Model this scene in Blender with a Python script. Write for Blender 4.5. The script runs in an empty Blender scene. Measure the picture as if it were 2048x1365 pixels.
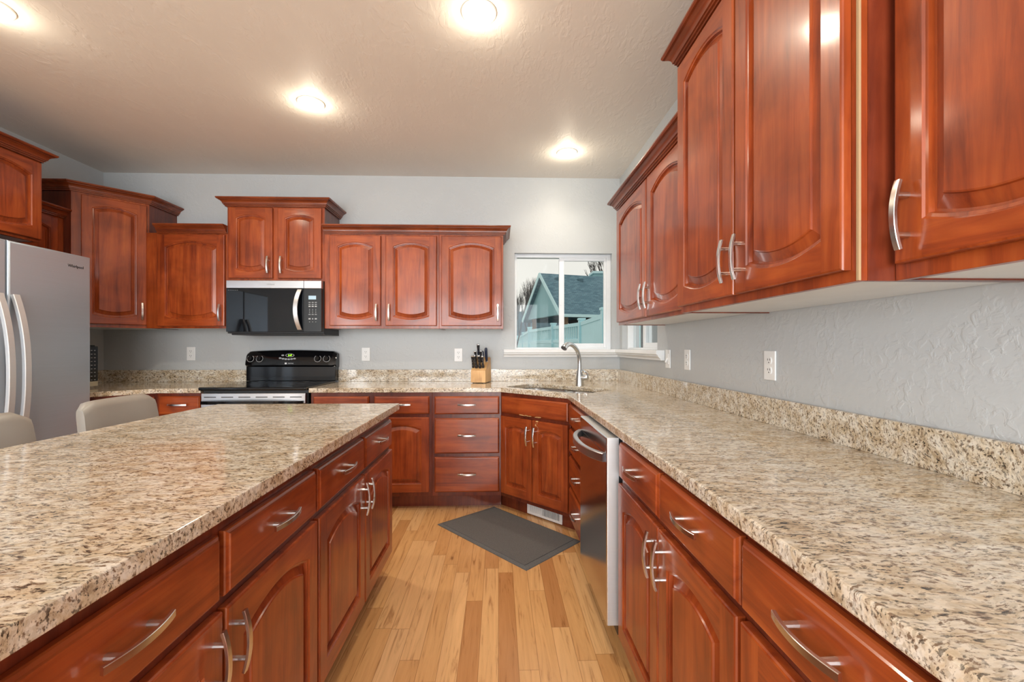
import bpy, bmesh, math, random
from mathutils import Vector, Matrix, Euler

# ------------------------------------------------------------------ camera, world, lights
SC = bpy.context.scene
COL = SC.collection
R = math.radians
XR, YB, XL, YF, CEIL = 1.075, 3.853, -3.38, -3.6, 2.70     # right, back, left, front walls and ceiling
CT = 0.905                                                  # worktop height
cam = bpy.data.cameras.new('camera')
cam.sensor_width = 36.0
cam.lens = 875 / 2048 * 36
cam.shift_y = 11.5 / 2048
cam.clip_start = 0.02
cam_o = bpy.data.objects.new('camera', cam)
COL.objects.link(cam_o)
cam_o.location = (0, 0, 1.207)
cam_o.rotation_euler = (R(90), 0, -math.atan(27 / 875))
SC.camera = cam_o

SC.view_settings.view_transform = 'Standard'
SC.view_settings.look = 'None'
SC.view_settings.gamma = 1
SC.view_settings.use_curve_mapping = False
SC.view_settings.exposure = 0.30
SC.cycles.max_bounces = 8
SC.cycles.diffuse_bounces = 5
SC.cycles.glossy_bounces = 4
SC.cycles.transparent_max_bounces = 12
SC.cycles.caustics_reflective = False
SC.cycles.caustics_refractive = False
SC.cycles.sample_clamp_indirect = 6
SC.cycles.use_denoising = True

w = bpy.data.worlds.new('sky')
SC.world = w
w.use_nodes = True
wn = w.node_tree.nodes
bg = wn['Background']
bg.inputs[0].default_value = (1.0, 0.93, 0.84, 1)
bg.inputs[1].default_value = 0.78


def light(name, kind, loc, rot, energy, color, **kw):
    l = bpy.data.lights.new(name, kind)
    l.energy = energy
    l.color = color
    for k, v in kw.items():
        setattr(l, k, v)
    o = bpy.data.objects.new(name, l)
    COL.objects.link(o)
    o.location = loc
    o.rotation_euler = rot
    return o


# added area lamps just inside two unseen window openings, standing in for daylight
light('daylight_fill_patio', 'AREA', (-0.6, YF + 0.12, 1.25), (R(90), 0, 0), 190, (0.93, 0.97, 1.0),
      shape='RECTANGLE', size=3.2, size_y=2.1)
light('daylight_fill_side', 'AREA', (XL + 0.12, -2.7, 1.35), (R(90), 0, R(-90)), 110, (0.92, 0.97, 1.0),
      shape='RECTANGLE', size=1.4, size_y=1.7)


# ------------------------------------------------------------------ materials
def new_mat(name):
    m = bpy.data.materials.new(name)
    m.use_nodes = True
    nt = m.node_tree
    return m, nt, nt.nodes['Principled BSDF']


def setp(b, **kw):
    for k, v in kw.items():
        k = k.replace('_', ' ')
        if isinstance(v, tuple) and len(v) == 3:
            v = (*v, 1)
        b.inputs[k].default_value = v


def N(nt, t, **kw):
    n = nt.nodes.new(t)
    for k, v in kw.items():
        if k.startswith('i_'):
            key = k[2:]
            key = int(key) if key.isdigit() else key.replace('_', ' ')
            n.inputs[key].default_value = v
        else:
            setattr(n, k, v)
    return n


def L(nt, a, b):
    nt.links.new(a, b)


def ramp(nt, fac, stops):
    r = nt.nodes.new('ShaderNodeValToRGB')
    e = r.color_ramp.elements
    while len(e) < len(stops):
        e.new(0.5)
    for el, (p, c) in zip(e, stops):
        el.position = p
        el.color = (*c, 1) if len(c) == 3 else c
    L(nt, fac, r.inputs[0])
    return r.outputs[0]


def mix(nt, fac, a, b, blend='MIX'):
    m = nt.nodes.new('ShaderNodeMix')
    m.data_type = 'RGBA'
    m.blend_type = blend
    if isinstance(fac, (int, float)):
        m.inputs[0].default_value = fac
    else:
        L(nt, fac, m.inputs[0])
    for v, i in ((a, 6), (b, 7)):
        if isinstance(v, tuple):
            m.inputs[i].default_value = (*v, 1)
        else:
            L(nt, v, m.inputs[i])
    return m.outputs[2]


def plain(name, color, rough=0.5, metal=0.0, **kw):
    m, nt, b = new_mat(name)
    setp(b, Base_Color=color, Roughness=rough, Metallic=metal, **kw)
    # faint procedural variation so that no surface is perfectly uniform
    tc = N(nt, 'ShaderNodeTexCoord')
    n = N(nt, 'ShaderNodeTexNoise', i_Scale=14.0, i_Detail=3.0)
    L(nt, tc.outputs['Object'], n.inputs['Vector'])
    c = mix(nt, n.outputs[0], tuple(x * 0.94 for x in color), tuple(min(1, x * 1.05) for x in color))
    L(nt, c, b.inputs['Base Color'])
    return m


def wood(name, scale, c_dark, c_mid, c_light, rough=0.34, coat=0.42):
    m, nt, b = new_mat(name)
    tc = N(nt, 'ShaderNodeTexCoord')
    oi = N(nt, 'ShaderNodeObjectInfo')
    off = N(nt, 'ShaderNodeVectorMath', operation='SCALE')
    off.inputs[0].default_value = (13.1, 7.7, 5.3)
    L(nt, oi.outputs['Random'], off.inputs['Scale'])
    add = N(nt, 'ShaderNodeVectorMath', operation='ADD')
    L(nt, tc.outputs['Object'], add.inputs[0])
    L(nt, off.outputs[0], add.inputs[1])
    mp = N(nt, 'ShaderNodeMapping')
    mp.inputs['Scale'].default_value = scale
    L(nt, add.outputs[0], mp.inputs[0])
    g = N(nt, 'ShaderNodeTexNoise', i_Scale=1.0, i_Detail=7.0, i_Roughness=0.62, i_Distortion=0.8)
    L(nt, mp.outputs[0], g.inputs['Vector'])
    blot = N(nt, 'ShaderNodeTexNoise', i_Scale=5.5, i_Detail=3.0, i_Distortion=0.4)
    L(nt, add.outputs[0], blot.inputs['Vector'])
    base = ramp(nt, g.outputs[0], [(0.28, c_dark), (0.5, c_mid), (0.74, c_light)])
    dk = ramp(nt, blot.outputs[0], [(0.34, (0.62, 0.56, 0.52)), (0.6, (1.06, 1.06, 1.06))])
    c = mix(nt, 0.75, base, dk, 'MULTIPLY')
    kn = N(nt, 'ShaderNodeTexVoronoi', i_Scale=3.0)
    mp2 = N(nt, 'ShaderNodeMapping')
    sc = [1.0 if s > 5 else 0.45 for s in scale]
    mp2.inputs['Scale'].default_value = sc
    L(nt, add.outputs[0], mp2.inputs[0])
    L(nt, mp2.outputs[0], kn.inputs['Vector'])
    kf = ramp(nt, kn.outputs['Distance'], [(0.0, (0.35, 0.3, 0.28)), (0.055, (1, 1, 1))])
    c = mix(nt, 0.6, c, kf, 'MULTIPLY')
    L(nt, c, b.inputs['Base Color'])
    bp = N(nt, 'ShaderNodeBump', i_Strength=0.04, i_Distance=0.002)
    L(nt, g.outputs[0], bp.inputs['Height'])
    L(nt, bp.outputs[0], b.inputs['Normal'])
    setp(b, Roughness=rough, Coat_Weight=coat, Coat_Roughness=0.12, Specular_IOR_Level=0.34)
    return m


CH = ((0.165, 0.025, 0.007), (0.305, 0.056, 0.012), (0.410, 0.094, 0.020))
M = {}
M['cherry'] = wood('cherry_vertical_grain', (26, 26, 2.2), *CH)
M['cherry_h'] = wood('cherry_horizontal_grain', (2.2, 26, 26), *CH)
M['cherry_dark'] = wood('cherry_frame', (26, 26, 2.2), (0.085, 0.015, 0.007), (0.16, 0.028, 0.011), (0.22, 0.045, 0.016))
M['cherry_crown'] = wood('cherry_crown', (2.2, 26, 26), (0.11, 0.019, 0.006), (0.20, 0.040, 0.011), (0.28, 0.064, 0.017))
M['maple'] = wood('maple_block', (40, 40, 4), (0.62, 0.36, 0.15), (0.74, 0.45, 0.20), (0.82, 0.54, 0.27), 0.4, 0.1)
M['post_wood'] = wood('porch_post_wood', (30, 30, 3), (0.16, 0.10, 0.06), (0.24, 0.16, 0.1), (0.3, 0.2, 0.13), 0.7, 0.0)


def granite(name):
    m, nt, b = new_mat(name)
    tc = N(nt, 'ShaderNodeTexCoord')
    warp = N(nt, 'ShaderNodeTexNoise', i_Scale=11.0, i_Detail=2.0)
    L(nt, tc.outputs['Object'], warp.inputs['Vector'])
    wv = N(nt, 'ShaderNodeVectorMath', operation='SCALE')
    wv.inputs['Scale'].default_value = 0.05
    L(nt, warp.outputs['Color'], wv.inputs[0])
    ad = N(nt, 'ShaderNodeVectorMath', operation='ADD')
    L(nt, tc.outputs['Object'], ad.inputs[0])
    L(nt, wv.outputs[0], ad.inputs[1])
    mp = N(nt, 'ShaderNodeMapping')
    mp.inputs['Rotation'].default_value = (0.35, 0.3, R(18))
    mp.inputs['Scale'].default_value = (0.9, 2.1, 1.6)
    L(nt, ad.outputs[0], mp.inputs[0])
    big = N(nt, 'ShaderNodeTexNoise', i_Scale=15.0, i_Detail=6.0, i_Roughness=0.68)
    med = N(nt, 'ShaderNodeTexNoise', i_Scale=70.0, i_Detail=4.0, i_Roughness=0.62)
    fine = N(nt, 'ShaderNodeTexNoise', i_Scale=85.0, i_Detail=4.0, i_Roughness=0.6)
    vor = N(nt, 'ShaderNodeTexVoronoi', i_Scale=95.0)
    for n in (big, med, fine, vor):
        L(nt, mp.outputs[0], n.inputs['Vector'])
    base = ramp(nt, big.outputs[0], [(0.32, (0.40, 0.305, 0.195)), (0.43, (0.57, 0.475, 0.345)), (0.54, (0.68, 0.62, 0.52)), (0.70, (0.76, 0.74, 0.69))])
    cry = ramp(nt, vor.outputs['Color'], [(0.1, (0.70, 0.66, 0.60)), (0.5, (1, 1, 1)), (0.9, (1.12, 1.1, 1.06))])
    c = mix(nt, 0.8, base, cry, 'MULTIPLY')
    tan = ramp(nt, med.outputs[0], [(0.38, (1, 1, 1)), (0.45, (0, 0, 0))])
    c = mix(nt, tan, c, (0.22, 0.155, 0.105))
    dk = ramp(nt, fine.outputs[0], [(0.395, (1, 1, 1)), (0.44, (0, 0, 0))])
    clus = ramp(nt, big.outputs[0], [(0.36, (1, 1, 1)), (0.66, (0.25, 0.25, 0.25))])
    dkm = mix(nt, 1.0, dk, clus, 'MULTIPLY')
    c = mix(nt, dkm, c, (0.022, 0.018, 0.016))
    L(nt, c, b.inputs['Base Color'])
    setp(b, Roughness=0.09, Specular_IOR_Level=0.5)
    return m


M['bare_edge'] = plain('bare_tan_edge', (0.42, 0.29, 0.16), .6)
M['granite'] = granite('speckled_granite')


def paint(name, col, bump, scale=38.0, stretch=(1, 1, 1), rough=0.55):
    m, nt, b = new_mat(name)
    tc = N(nt, 'ShaderNodeTexCoord')
    mp = N(nt, 'ShaderNodeMapping')
    mp.inputs['Scale'].default_value = stretch
    L(nt, tc.outputs['Object'], mp.inputs[0])
    n = N(nt, 'ShaderNodeTexNoise', i_Scale=scale, i_Detail=4.0, i_Distortion=0.5)
    n2 = N(nt, 'ShaderNodeTexNoise', i_Scale=7.0, i_Detail=2.0, i_Distortion=0.3)
    L(nt, mp.outputs[0], n.inputs['Vector'])
    L(nt, mp.outputs[0], n2.inputs['Vector'])
    h = ramp(nt, n.outputs[0], [(0.46, (0, 0, 0)), (0.60, (1, 1, 1))])
    area = ramp(nt, n2.outputs[0], [(0.42, (0.08, 0.08, 0.08)), (0.6, (1, 1, 1))])
    hh = mix(nt, 1.0, h, area, 'MULTIPLY')
    bp = N(nt, 'ShaderNodeBump', i_Strength=bump, i_Distance=0.004)
    L(nt, hh, bp.inputs['Height'])
    L(nt, bp.outputs[0], b.inputs['Normal'])
    c = mix(nt, n2.outputs[0], tuple(x * 0.97 for x in col), tuple(x * 1.03 for x in col))
    L(nt, c, b.inputs['Base Color'])
    setp(b, Roughness=rough)
    return m


M['wall'] = paint('wall_paint', (0.495, 0.52, 0.535), 0.25, rough=0.42)
M['ceiling'] = paint('ceiling_paint', (0.80, 0.76, 0.70), 0.22, 26.0, (1.6, 0.7, 1))
M['trim'] = plain('white_trim_paint', (0.80, 0.82, 0.84), 0.35)
M['vinyl'] = plain('white_vinyl', (0.80, 0.84, 0.88), 0.3)
M['white'] = plain('white_plastic', (0.82, 0.83, 0.83), 0.3)
M['melamine'] = plain('white_melamine', (0.74, 0.76, 0.77), 0.4)
M['black'] = plain('black_gloss', (0.005, 0.005, 0.006), 0.08, Specular_IOR_Level=0.35)
M['black_m'] = plain('black_matt', (0.012, 0.012, 0.013), 0.45)
M['blackglass'] = plain('black_glass', (0.004, 0.005, 0.007), 0.03, Specular_IOR_Level=0.3)
M['panelgrey'] = plain('dark_grey_panel', (0.014, 0.016, 0.019), 0.3, Specular_IOR_Level=0.3)
M['fridge_side'] = plain('dark_grey_enamel', (0.05, 0.052, 0.055), 0.45)
M['print'] = plain('grey_print', (0.42, 0.44, 0.46), 0.5)
M['print_w'] = plain('white_print', (0.75, 0.77, 0.8), 0.5)
M['slot'] = plain('dark_slot', (0.02, 0.02, 0.02), 0.6)
M['chrome'] = plain('chrome', (0.72, 0.73, 0.75), 0.08, 1.0)
M['leather'] = plain('taupe_leatherette', (0.31, 0.295, 0.27), 0.42)
M['stoolleg'] = plain('dark_metal', (0.03, 0.03, 0.032), 0.35, 0.8)
M['lens_off'] = plain('white_ring', (0.85, 0.84, 0.8), 0.4)
M['shingle_wall'] = plain('stucco_teal_grey', (0.29, 0.50, 0.54), 0.8)
M['fascia'] = plain('pale_fascia', (0.55, 0.78, 0.82), 0.6)
M['fence'] = plain('pale_vinyl_fence', (0.48, 0.76, 0.82), 0.5)
M['bark'] = plain('dark_bark', (0.07, 0.065, 0.065), 0.9)
M['ground'] = plain('pale_winter_lawn', (0.35, 0.36, 0.32), 0.9)
M['porch'] = plain('dark_porch', (0.05, 0.05, 0.05), 0.9)
M['knifeblack'] = plain('knife_handle_black', (0.012, 0.013, 0.018), 0.35)
M['knifeblue'] = plain('steel_handle_navy', (0.012, 0.02, 0.05), 0.35)


def brushed(name, col, rough, axis=(2, 2, 260), metal=1.0):
    m, nt, b = new_mat(name)
    tc = N(nt, 'ShaderNodeTexCoord')
    mp = N(nt, 'ShaderNodeMapping')
    mp.inputs['Scale'].default_value = axis
    L(nt, tc.outputs['Object'], mp.inputs[0])
    n = N(nt, 'ShaderNodeTexNoise', i_Scale=1.0, i_Detail=3.0)
    L(nt, mp.outputs[0], n.inputs['Vector'])
    r = N(nt, 'ShaderNodeMapRange')
    r.inputs['To Min'].default_value = rough * 0.85
    r.inputs['To Max'].default_value = rough * 1.15
    L(nt, n.outputs[0], r.inputs['Value'])
    L(nt, r.outputs[0], b.inputs['Roughness'])
    c = mix(nt, n.outputs[0], tuple(x * 0.94 for x in col), tuple(min(1, x * 1.05) for x in col))
    L(nt, c, b.inputs['Base Color'])
    setp(b, Metallic=metal)
    return m


M['steel'] = brushed('brushed_steel', (0.56, 0.57, 0.59), 0.30)
M['steel_fridge'] = brushed('fridge_steel', (0.52, 0.605, 0.70), 0.38, metal=0.70)
M['steel_dw'] = brushed('dishwasher_steel', (0.60, 0.62, 0.65), 0.15)
M['steel_side'] = brushed('satin_steel_flank', (0.66, 0.68, 0.70), 0.42, metal=0.6)
M['nickel'] = brushed('satin_nickel', (0.70, 0.69, 0.67), 0.24, (60, 60, 60))
M['sinksteel'] = brushed('sink_steel', (0.62, 0.65, 0.68), 0.22, (40, 40, 40))


def emit(name, col, st):
    m, nt, b = new_mat(name)
    setp(b, Base_Color=col, Emission_Color=col, Emission_Strength=st)
    return m


M['lamp'] = emit('lamp_lens', (1.0, 0.93, 0.80), 14)
M['green_led'] = emit('green_display', (0.35, 1.0, 0.02), 2.2)
M['blue_lcd'] = emit('pale_lcd', (0.30, 0.42, 0.50), 0.5)


def glass(name, col):
    m, nt, b = new_mat(name)
    out = nt.nodes['Material Output']
    tr = N(nt, 'ShaderNodeBsdfTransparent')
    tr.inputs[0].default_value = (*col, 1)
    gl = N(nt, 'ShaderNodeBsdfGlossy')
    gl.inputs['Roughness'].default_value = 0.02
    fr = N(nt, 'ShaderNodeFresnel', i_IOR=1.45)
    mx = N(nt, 'ShaderNodeMixShader')
    mu = N(nt, 'ShaderNodeMath', operation='MULTIPLY', i_1=0.35)
    L(nt, fr.outputs[0], mu.inputs[0])
    L(nt, mu.outputs[0], mx.inputs[0])
    L(nt, tr.outputs[0], mx.inputs[1])
    L(nt, gl.outputs[0], mx.inputs[2])
    L(nt, mx.outputs[0], out.inputs[0])
    return m


M['glass'] = glass('window_glass', (0.96, 0.99, 1.0))


def floor_mat():
    m, nt, b = new_mat('oak_strip_floor')
    PW, PL = 0.076, 0.85
    geo = N(nt, 'ShaderNodeTexCoord')
    sep = N(nt, 'ShaderNodeSeparateXYZ')
    L(nt, geo.outputs['Object'], sep.inputs[0])

    def mth(op, a, bb=None):
        n = N(nt, 'ShaderNodeMath', operation=op)
        for v, i in ((a, 0), (bb, 1)):
            if v is None:
                continue
            if isinstance(v, (int, float)):
                n.inputs[i].default_value = v
            else:
                L(nt, v, n.inputs[i])
        return n.outputs[0]
    xs = mth('DIVIDE', sep.outputs[0], PW)
    col = mth('FLOOR', xs)
    fx = mth('FRACT', xs)
    wn1 = N(nt, 'ShaderNodeTexWhiteNoise', noise_dimensions='1D')
    L(nt, col, wn1.inputs['W'])
    ys = mth('ADD', mth('DIVIDE', sep.outputs[1], PL), mth('MULTIPLY', wn1.outputs[0], 7.3))
    row = mth('FLOOR', ys)
    fy = mth('FRACT', ys)
    cv = N(nt, 'ShaderNodeCombineXYZ')
    L(nt, col, cv.inputs[0])
    L(nt, row, cv.inputs[1])
    wn2 = N(nt, 'ShaderNodeTexWhiteNoise', noise_dimensions='2D')
    L(nt, cv.outputs[0], wn2.inputs['Vector'])
    tone = ramp(nt, wn2.outputs[0], [(0.0, (0.54, 0.265, 0.100)), (0.25, (0.69, 0.385, 0.155)), (0.6, (0.77, 0.455, 0.195)), (1.0, (0.84, 0.54, 0.27))])
    offs = N(nt, 'ShaderNodeVectorMath', operation='SCALE')
    offs.inputs['Scale'].default_value = 9.0
    L(nt, wn2.outputs['Color'], offs.inputs[0])
    ad = N(nt, 'ShaderNodeVectorMath', operation='ADD')
    L(nt, geo.outputs['Object'], ad.inputs[0])
    L(nt, offs.outputs[0], ad.inputs[1])
    mp = N(nt, 'ShaderNodeMapping')
    mp.inputs['Scale'].default_value = (34, 2.6, 1)
    L(nt, ad.outputs[0], mp.inputs[0])
    g = N(nt, 'ShaderNodeTexNoise', i_Scale=1.0, i_Detail=6.0, i_Roughness=0.6, i_Distortion=1.6)
    L(nt, mp.outputs[0], g.inputs['Vector'])
    gr = ramp(nt, g.outputs[0], [(0.29, (0.50, 0.38, 0.29)), (0.43, (0.93, 0.91, 0.88)), (0.7, (1.08, 1.08, 1.08))])
    c = mix(nt, 0.85, tone, gr, 'MULTIPLY')
    mpk = N(nt, 'ShaderNodeMapping')
    mpk.inputs['Scale'].default_value = (5, 2.2, 1)
    L(nt, ad.outputs[0], mpk.inputs[0])
    kn = N(nt, 'ShaderNodeTexVoronoi', i_Scale=1.0)
    L(nt, mpk.outputs[0], kn.inputs['Vector'])
    kf = ramp(nt, kn.outputs['Distance'], [(0.0, (0.22, 0.12, 0.07)), (0.06, (1, 1, 1))])
    c = mix(nt, 0.8, c, kf, 'MULTIPLY')
    ex = mth('MINIMUM', fx, mth('SUBTRACT', 1.0, fx))
    ey = mth('MULTIPLY', mth('MINIMUM', fy, mth('SUBTRACT', 1.0, fy)), PL / PW)
    e = mth('MINIMUM', ex, ey)
    seam = ramp(nt, e, [(0.0, (0.42, 0.34, 0.28)), (0.022, (1, 1, 1))])
    c = mix(nt, 0.9, c, seam, 'MULTIPLY')
    L(nt, c, b.inputs['Base Color'])
    bp = N(nt, 'ShaderNodeBump', i_Strength=0.06, i_Distance=0.002)
    L(nt, g.outputs[0], bp.inputs['Height'])
    L(nt, bp.outputs[0], b.inputs['Normal'])
    setp(b, Roughness=0.27, Coat_Weight=0.15, Coat_Roughness=0.2)
    return m


M['floor'] = floor_mat()


def mat_mat():
    m, nt, b = new_mat('charcoal_woven_mat')
    tc = N(nt, 'ShaderNodeTexCoord')
    mp = N(nt, 'ShaderNodeMapping')
    mp.inputs['Rotation'].default_value = (0, 0, R(45))
    L(nt, tc.outputs['Object'], mp.inputs[0])
    br = N(nt, 'ShaderNodeTexChecker', i_Scale=24.0)
    L(nt, mp.outputs[0], br.inputs['Vector'])
    n = N(nt, 'ShaderNodeTexNoise', i_Scale=420.0, i_Detail=2.0)
    L(nt, tc.outputs['Object'], n.inputs['Vector'])
    c = ramp(nt, n.outputs[0], [(0.3, (0.075, 0.080, 0.083)), (0.7, (0.170, 0.175, 0.178))])
    L(nt, c, b.inputs['Base Color'])
    bp = N(nt, 'ShaderNodeBump', i_Strength=0.5, i_Distance=0.003)
    L(nt, br.outputs['Fac'], bp.inputs['Height'])
    L(nt, bp.outputs[0], b.inputs['Normal'])
    setp(b, Roughness=0.75)
    return m


M['mat'] = mat_mat()


def shingles():
    m, nt, b = new_mat('grey_shingles')
    tc = N(nt, 'ShaderNodeTexCoord')
    br = N(nt, 'ShaderNodeTexBrick', i_Scale=1.0)
    br.inputs['Brick Width'].default_value = 0.15
    br.inputs['Row Height'].default_value = 0.066
    br.inputs['Mortar Size'].default_value = 0.006
    br.inputs['Color1'].default_value = (0.08, 0.165, 0.22, 1)
    br.inputs['Color2'].default_value = (0.15, 0.27, 0.33, 1)
    br.inputs['Mortar'].default_value = (0.08, 0.15, 0.19, 1)
    L(nt, tc.outputs['UV'], br.inputs['Vector'])
    L(nt, br.outputs['Color'], b.inputs['Base Color'])
    setp(b, Roughness=0.85)
    return m


M['shingles'] = shingles()


# ------------------------------------------------------------------ mesh helpers
class MB:
    """collects faces, links them as one mesh object"""

    def __init__(self):
        self.v, self.f, self.m = [], [], []
        self.mats = []

    def mi(self, mat):
        if mat not in self.mats:
            self.mats.append(mat)
        return self.mats.index(mat)

    def face(self, pts, mat):
        k = len(self.v)
        self.v += [tuple(p) for p in pts]
        self.f.append(list(range(k, k + len(pts))))
        self.m.append(self.mi(mat))

    def grid(self, loops, mat, close=True, cap0=False, cap1=False):
        k = len(self.v)
        n = len(loops[0])
        for lp in loops:
            self.v += [tuple(p) for p in lp]
        i = self.mi(mat)
        for a in range(len(loops) - 1):
            for j in range(n if close else n - 1):
                j2 = (j + 1) % n
                self.f.append([k + a * n + j, k + a * n + j2, k + (a + 1) * n + j2, k + (a + 1) * n + j])
                self.m.append(i)
        if cap0:
            self.f.append([k + j for j in range(n)][::-1])
            self.m.append(i)
        if cap1:
            self.f.append([k + (len(loops) - 1) * n + j for j in range(n)])
            self.m.append(i)

    def box(self, lo, hi, mat, bev=0.0):
        x0, y0, z0 = lo
        x1, y1, z1 = hi
        if x0 > x1: x0, x1 = x1, x0
        if y0 > y1: y0, y1 = y1, y0
        if z0 > z1: z0, z1 = z1, z0
        b = min(bev, (x1 - x0) * .45, (y1 - y0) * .45, (z1 - z0) * .45)
        if b <= 0:
            self.prism([(x0, y0), (x1, y0), (x1, y1), (x0, y1)], z0, z1, mat)
            return
        bm = bmesh.new()
        bmesh.ops.create_cube(bm, size=1)
        for v in bm.verts:
            v.co = Vector(((x0 + x1) / 2 + v.co.x * (x1 - x0), (y0 + y1) / 2 + v.co.y * (y1 - y0), (z0 + z1) / 2 + v.co.z * (z1 - z0)))
        bmesh.ops.bevel(bm, geom=bm.edges[:], offset=b, segments=2, profile=0.5, affect='EDGES')
        self.add_bm(bm, mat)

    def add_bm(self, bm, mat):
        k = len(self.v)
        bm.verts.ensure_lookup_table()
        bm.verts.index_update()
        self.v += [tuple(v.co) for v in bm.verts]
        i = self.mi(mat)
        for f in bm.faces:
            self.f.append([k + v.index for v in f.verts])
            self.m.append(i)
        bm.free()

    def prism(self, poly, z0, z1, mat):
        self.grid([[(x, y, z0) for x, y in poly], [(x, y, z1) for x, y in poly]], mat, True, True, True)

    def cyl(self, p0, p1, r0, r1, mat, n=16):
        self.tube([p0, p1], [r0, r1], mat, n)

    def tube(self, pts, rad, mat, n=12, flat=1.0, up=None):
        pts = [Vector(p) for p in pts]
        if not isinstance(rad, (list, tuple)):
            rad = [rad] * len(pts)
        loops = []
        ref = Vector(up) if up else None
        for i, p in enumerate(pts):
            t = (pts[min(i + 1, len(pts) - 1)] - pts[max(i - 1, 0)]).normalized()
            if ref is None:
                ref = Vector((0, 0, 1)) if abs(t.z) < 0.9 else Vector((1, 0, 0))
            s = t.cross(ref)
            if s.length < 1e-6:
                s = t.cross(Vector((0.3, 1, 0.2)))
            s.normalize()
            u = s.cross(t).normalized()
            if not up:
                ref = u
            loops.append([p + (s * math.cos(2 * math.pi * j / n) + u * (flat * math.sin(2 * math.pi * j / n))) * rad[i] for j in range(n)])
        self.grid(loops, mat, True, True, True)

    def bar(self, pts, w, t, wdir, mat):
        """rectangular bar swept along pts; w along wdir, t along the normal to both"""
        pts = [Vector(p) for p in pts]
        wd = Vector(wdir).normalized()
        loops = []
        for i, p in enumerate(pts):
            tg = (pts[min(i + 1, len(pts) - 1)] - pts[max(i - 1, 0)]).normalized()
            nn = tg.cross(wd).normalized()
            c = 0.25
            loops.append([p + wd * (a * w / 2) + nn * (b * t / 2) for a, b in
                          ((-1, -1 + c), (-1 + c * t / w, -1), (1 - c * t / w, -1), (1, -1 + c), (1, 1 - c), (1 - c * t / w, 1), (-1 + c * t / w, 1), (-1, 1 - c))])
        self.grid(loops, mat, True, True, True)

    def lathe(self, prof, mat, n=32, centre=(0, 0)):
        loops = [[(centre[0] + r * math.cos(2 * math.pi * j / n), centre[1] + r * math.sin(2 * math.pi * j / n), z) for j in range(n)] for r, z in prof]
        self.grid(loops, mat)

    def mesh(self, name, smooth=35):
        me = bpy.data.meshes.new(name)
        me.from_pydata(self.v, [], self.f)
        for mt in self.mats:
            me.materials.append(mt)
        me.polygons.foreach_set('material_index', self.m)
        bm = bmesh.new()
        bm.from_mesh(me)
        bmesh.ops.remove_doubles(bm, verts=bm.verts[:], dist=1e-5)
        bmesh.ops.recalc_face_normals(bm, faces=bm.faces[:])
        if smooth:
            for f in bm.faces:
                f.smooth = True
            for e in bm.edges:
                if len(e.link_faces) != 2:
                    e.smooth = False
                    continue
                f0, f1 = e.link_faces
                an = f0.normal.angle(f1.normal, 0.0)
                a0, a1 = f0.calc_area() + 1e-12, f1.calc_area() + 1e-12
                e.smooth = not (an > R(smooth) or (an > R(2) and max(a0 / a1, a1 / a0) > 12))
        bm.to_mesh(me)
        bm.free()
        me.update()
        return me

    def build(self, name, parent=None, smooth=35):
        return put(name, self.mesh(name, smooth), parent)


def put(name, me, parent=None, loc=None, rot=None):
    o = bpy.data.objects.new(name, me)
    COL.objects.link(o)
    if parent:
        o.parent = parent
    if loc:
        o.location = loc
    if rot:
        o.rotation_euler = rot
    return o


def tag(o, label=None, cat=None, group=None, kind=None):
    for k, v in (('label', label), ('category', cat), ('group', group), ('kind', kind)):
        if v:
            o[k] = v
    return o


def thing(name, loc, rz, label, cat, group=None):
    o = bpy.data.objects.new(name, None)
    o.empty_display_size = 0.1
    COL.objects.link(o)
    o.location = loc
    o.rotation_euler = (0, 0, R(rz))
    return tag(o, label, cat, group)


def text(name, s, size, mat, parent, loc, rot, ext=0.0006, align='CENTER'):
    c = bpy.data.curves.new(name, 'FONT')
    c.body = s
    c.size = size
    c.extrude = ext
    c.align_x = align
    c.align_y = 'CENTER'
    tmp = bpy.data.objects.new(name, c)
    COL.objects.link(tmp)
    bpy.context.view_layer.update()
    me = bpy.data.meshes.new_from_object(tmp.evaluated_get(bpy.context.evaluated_depsgraph_get()))
    bpy.data.objects.remove(tmp)
    me.name = name
    me.materials.clear()
    me.materials.append(mat)
    return put(name, me, parent, loc, rot)


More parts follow.
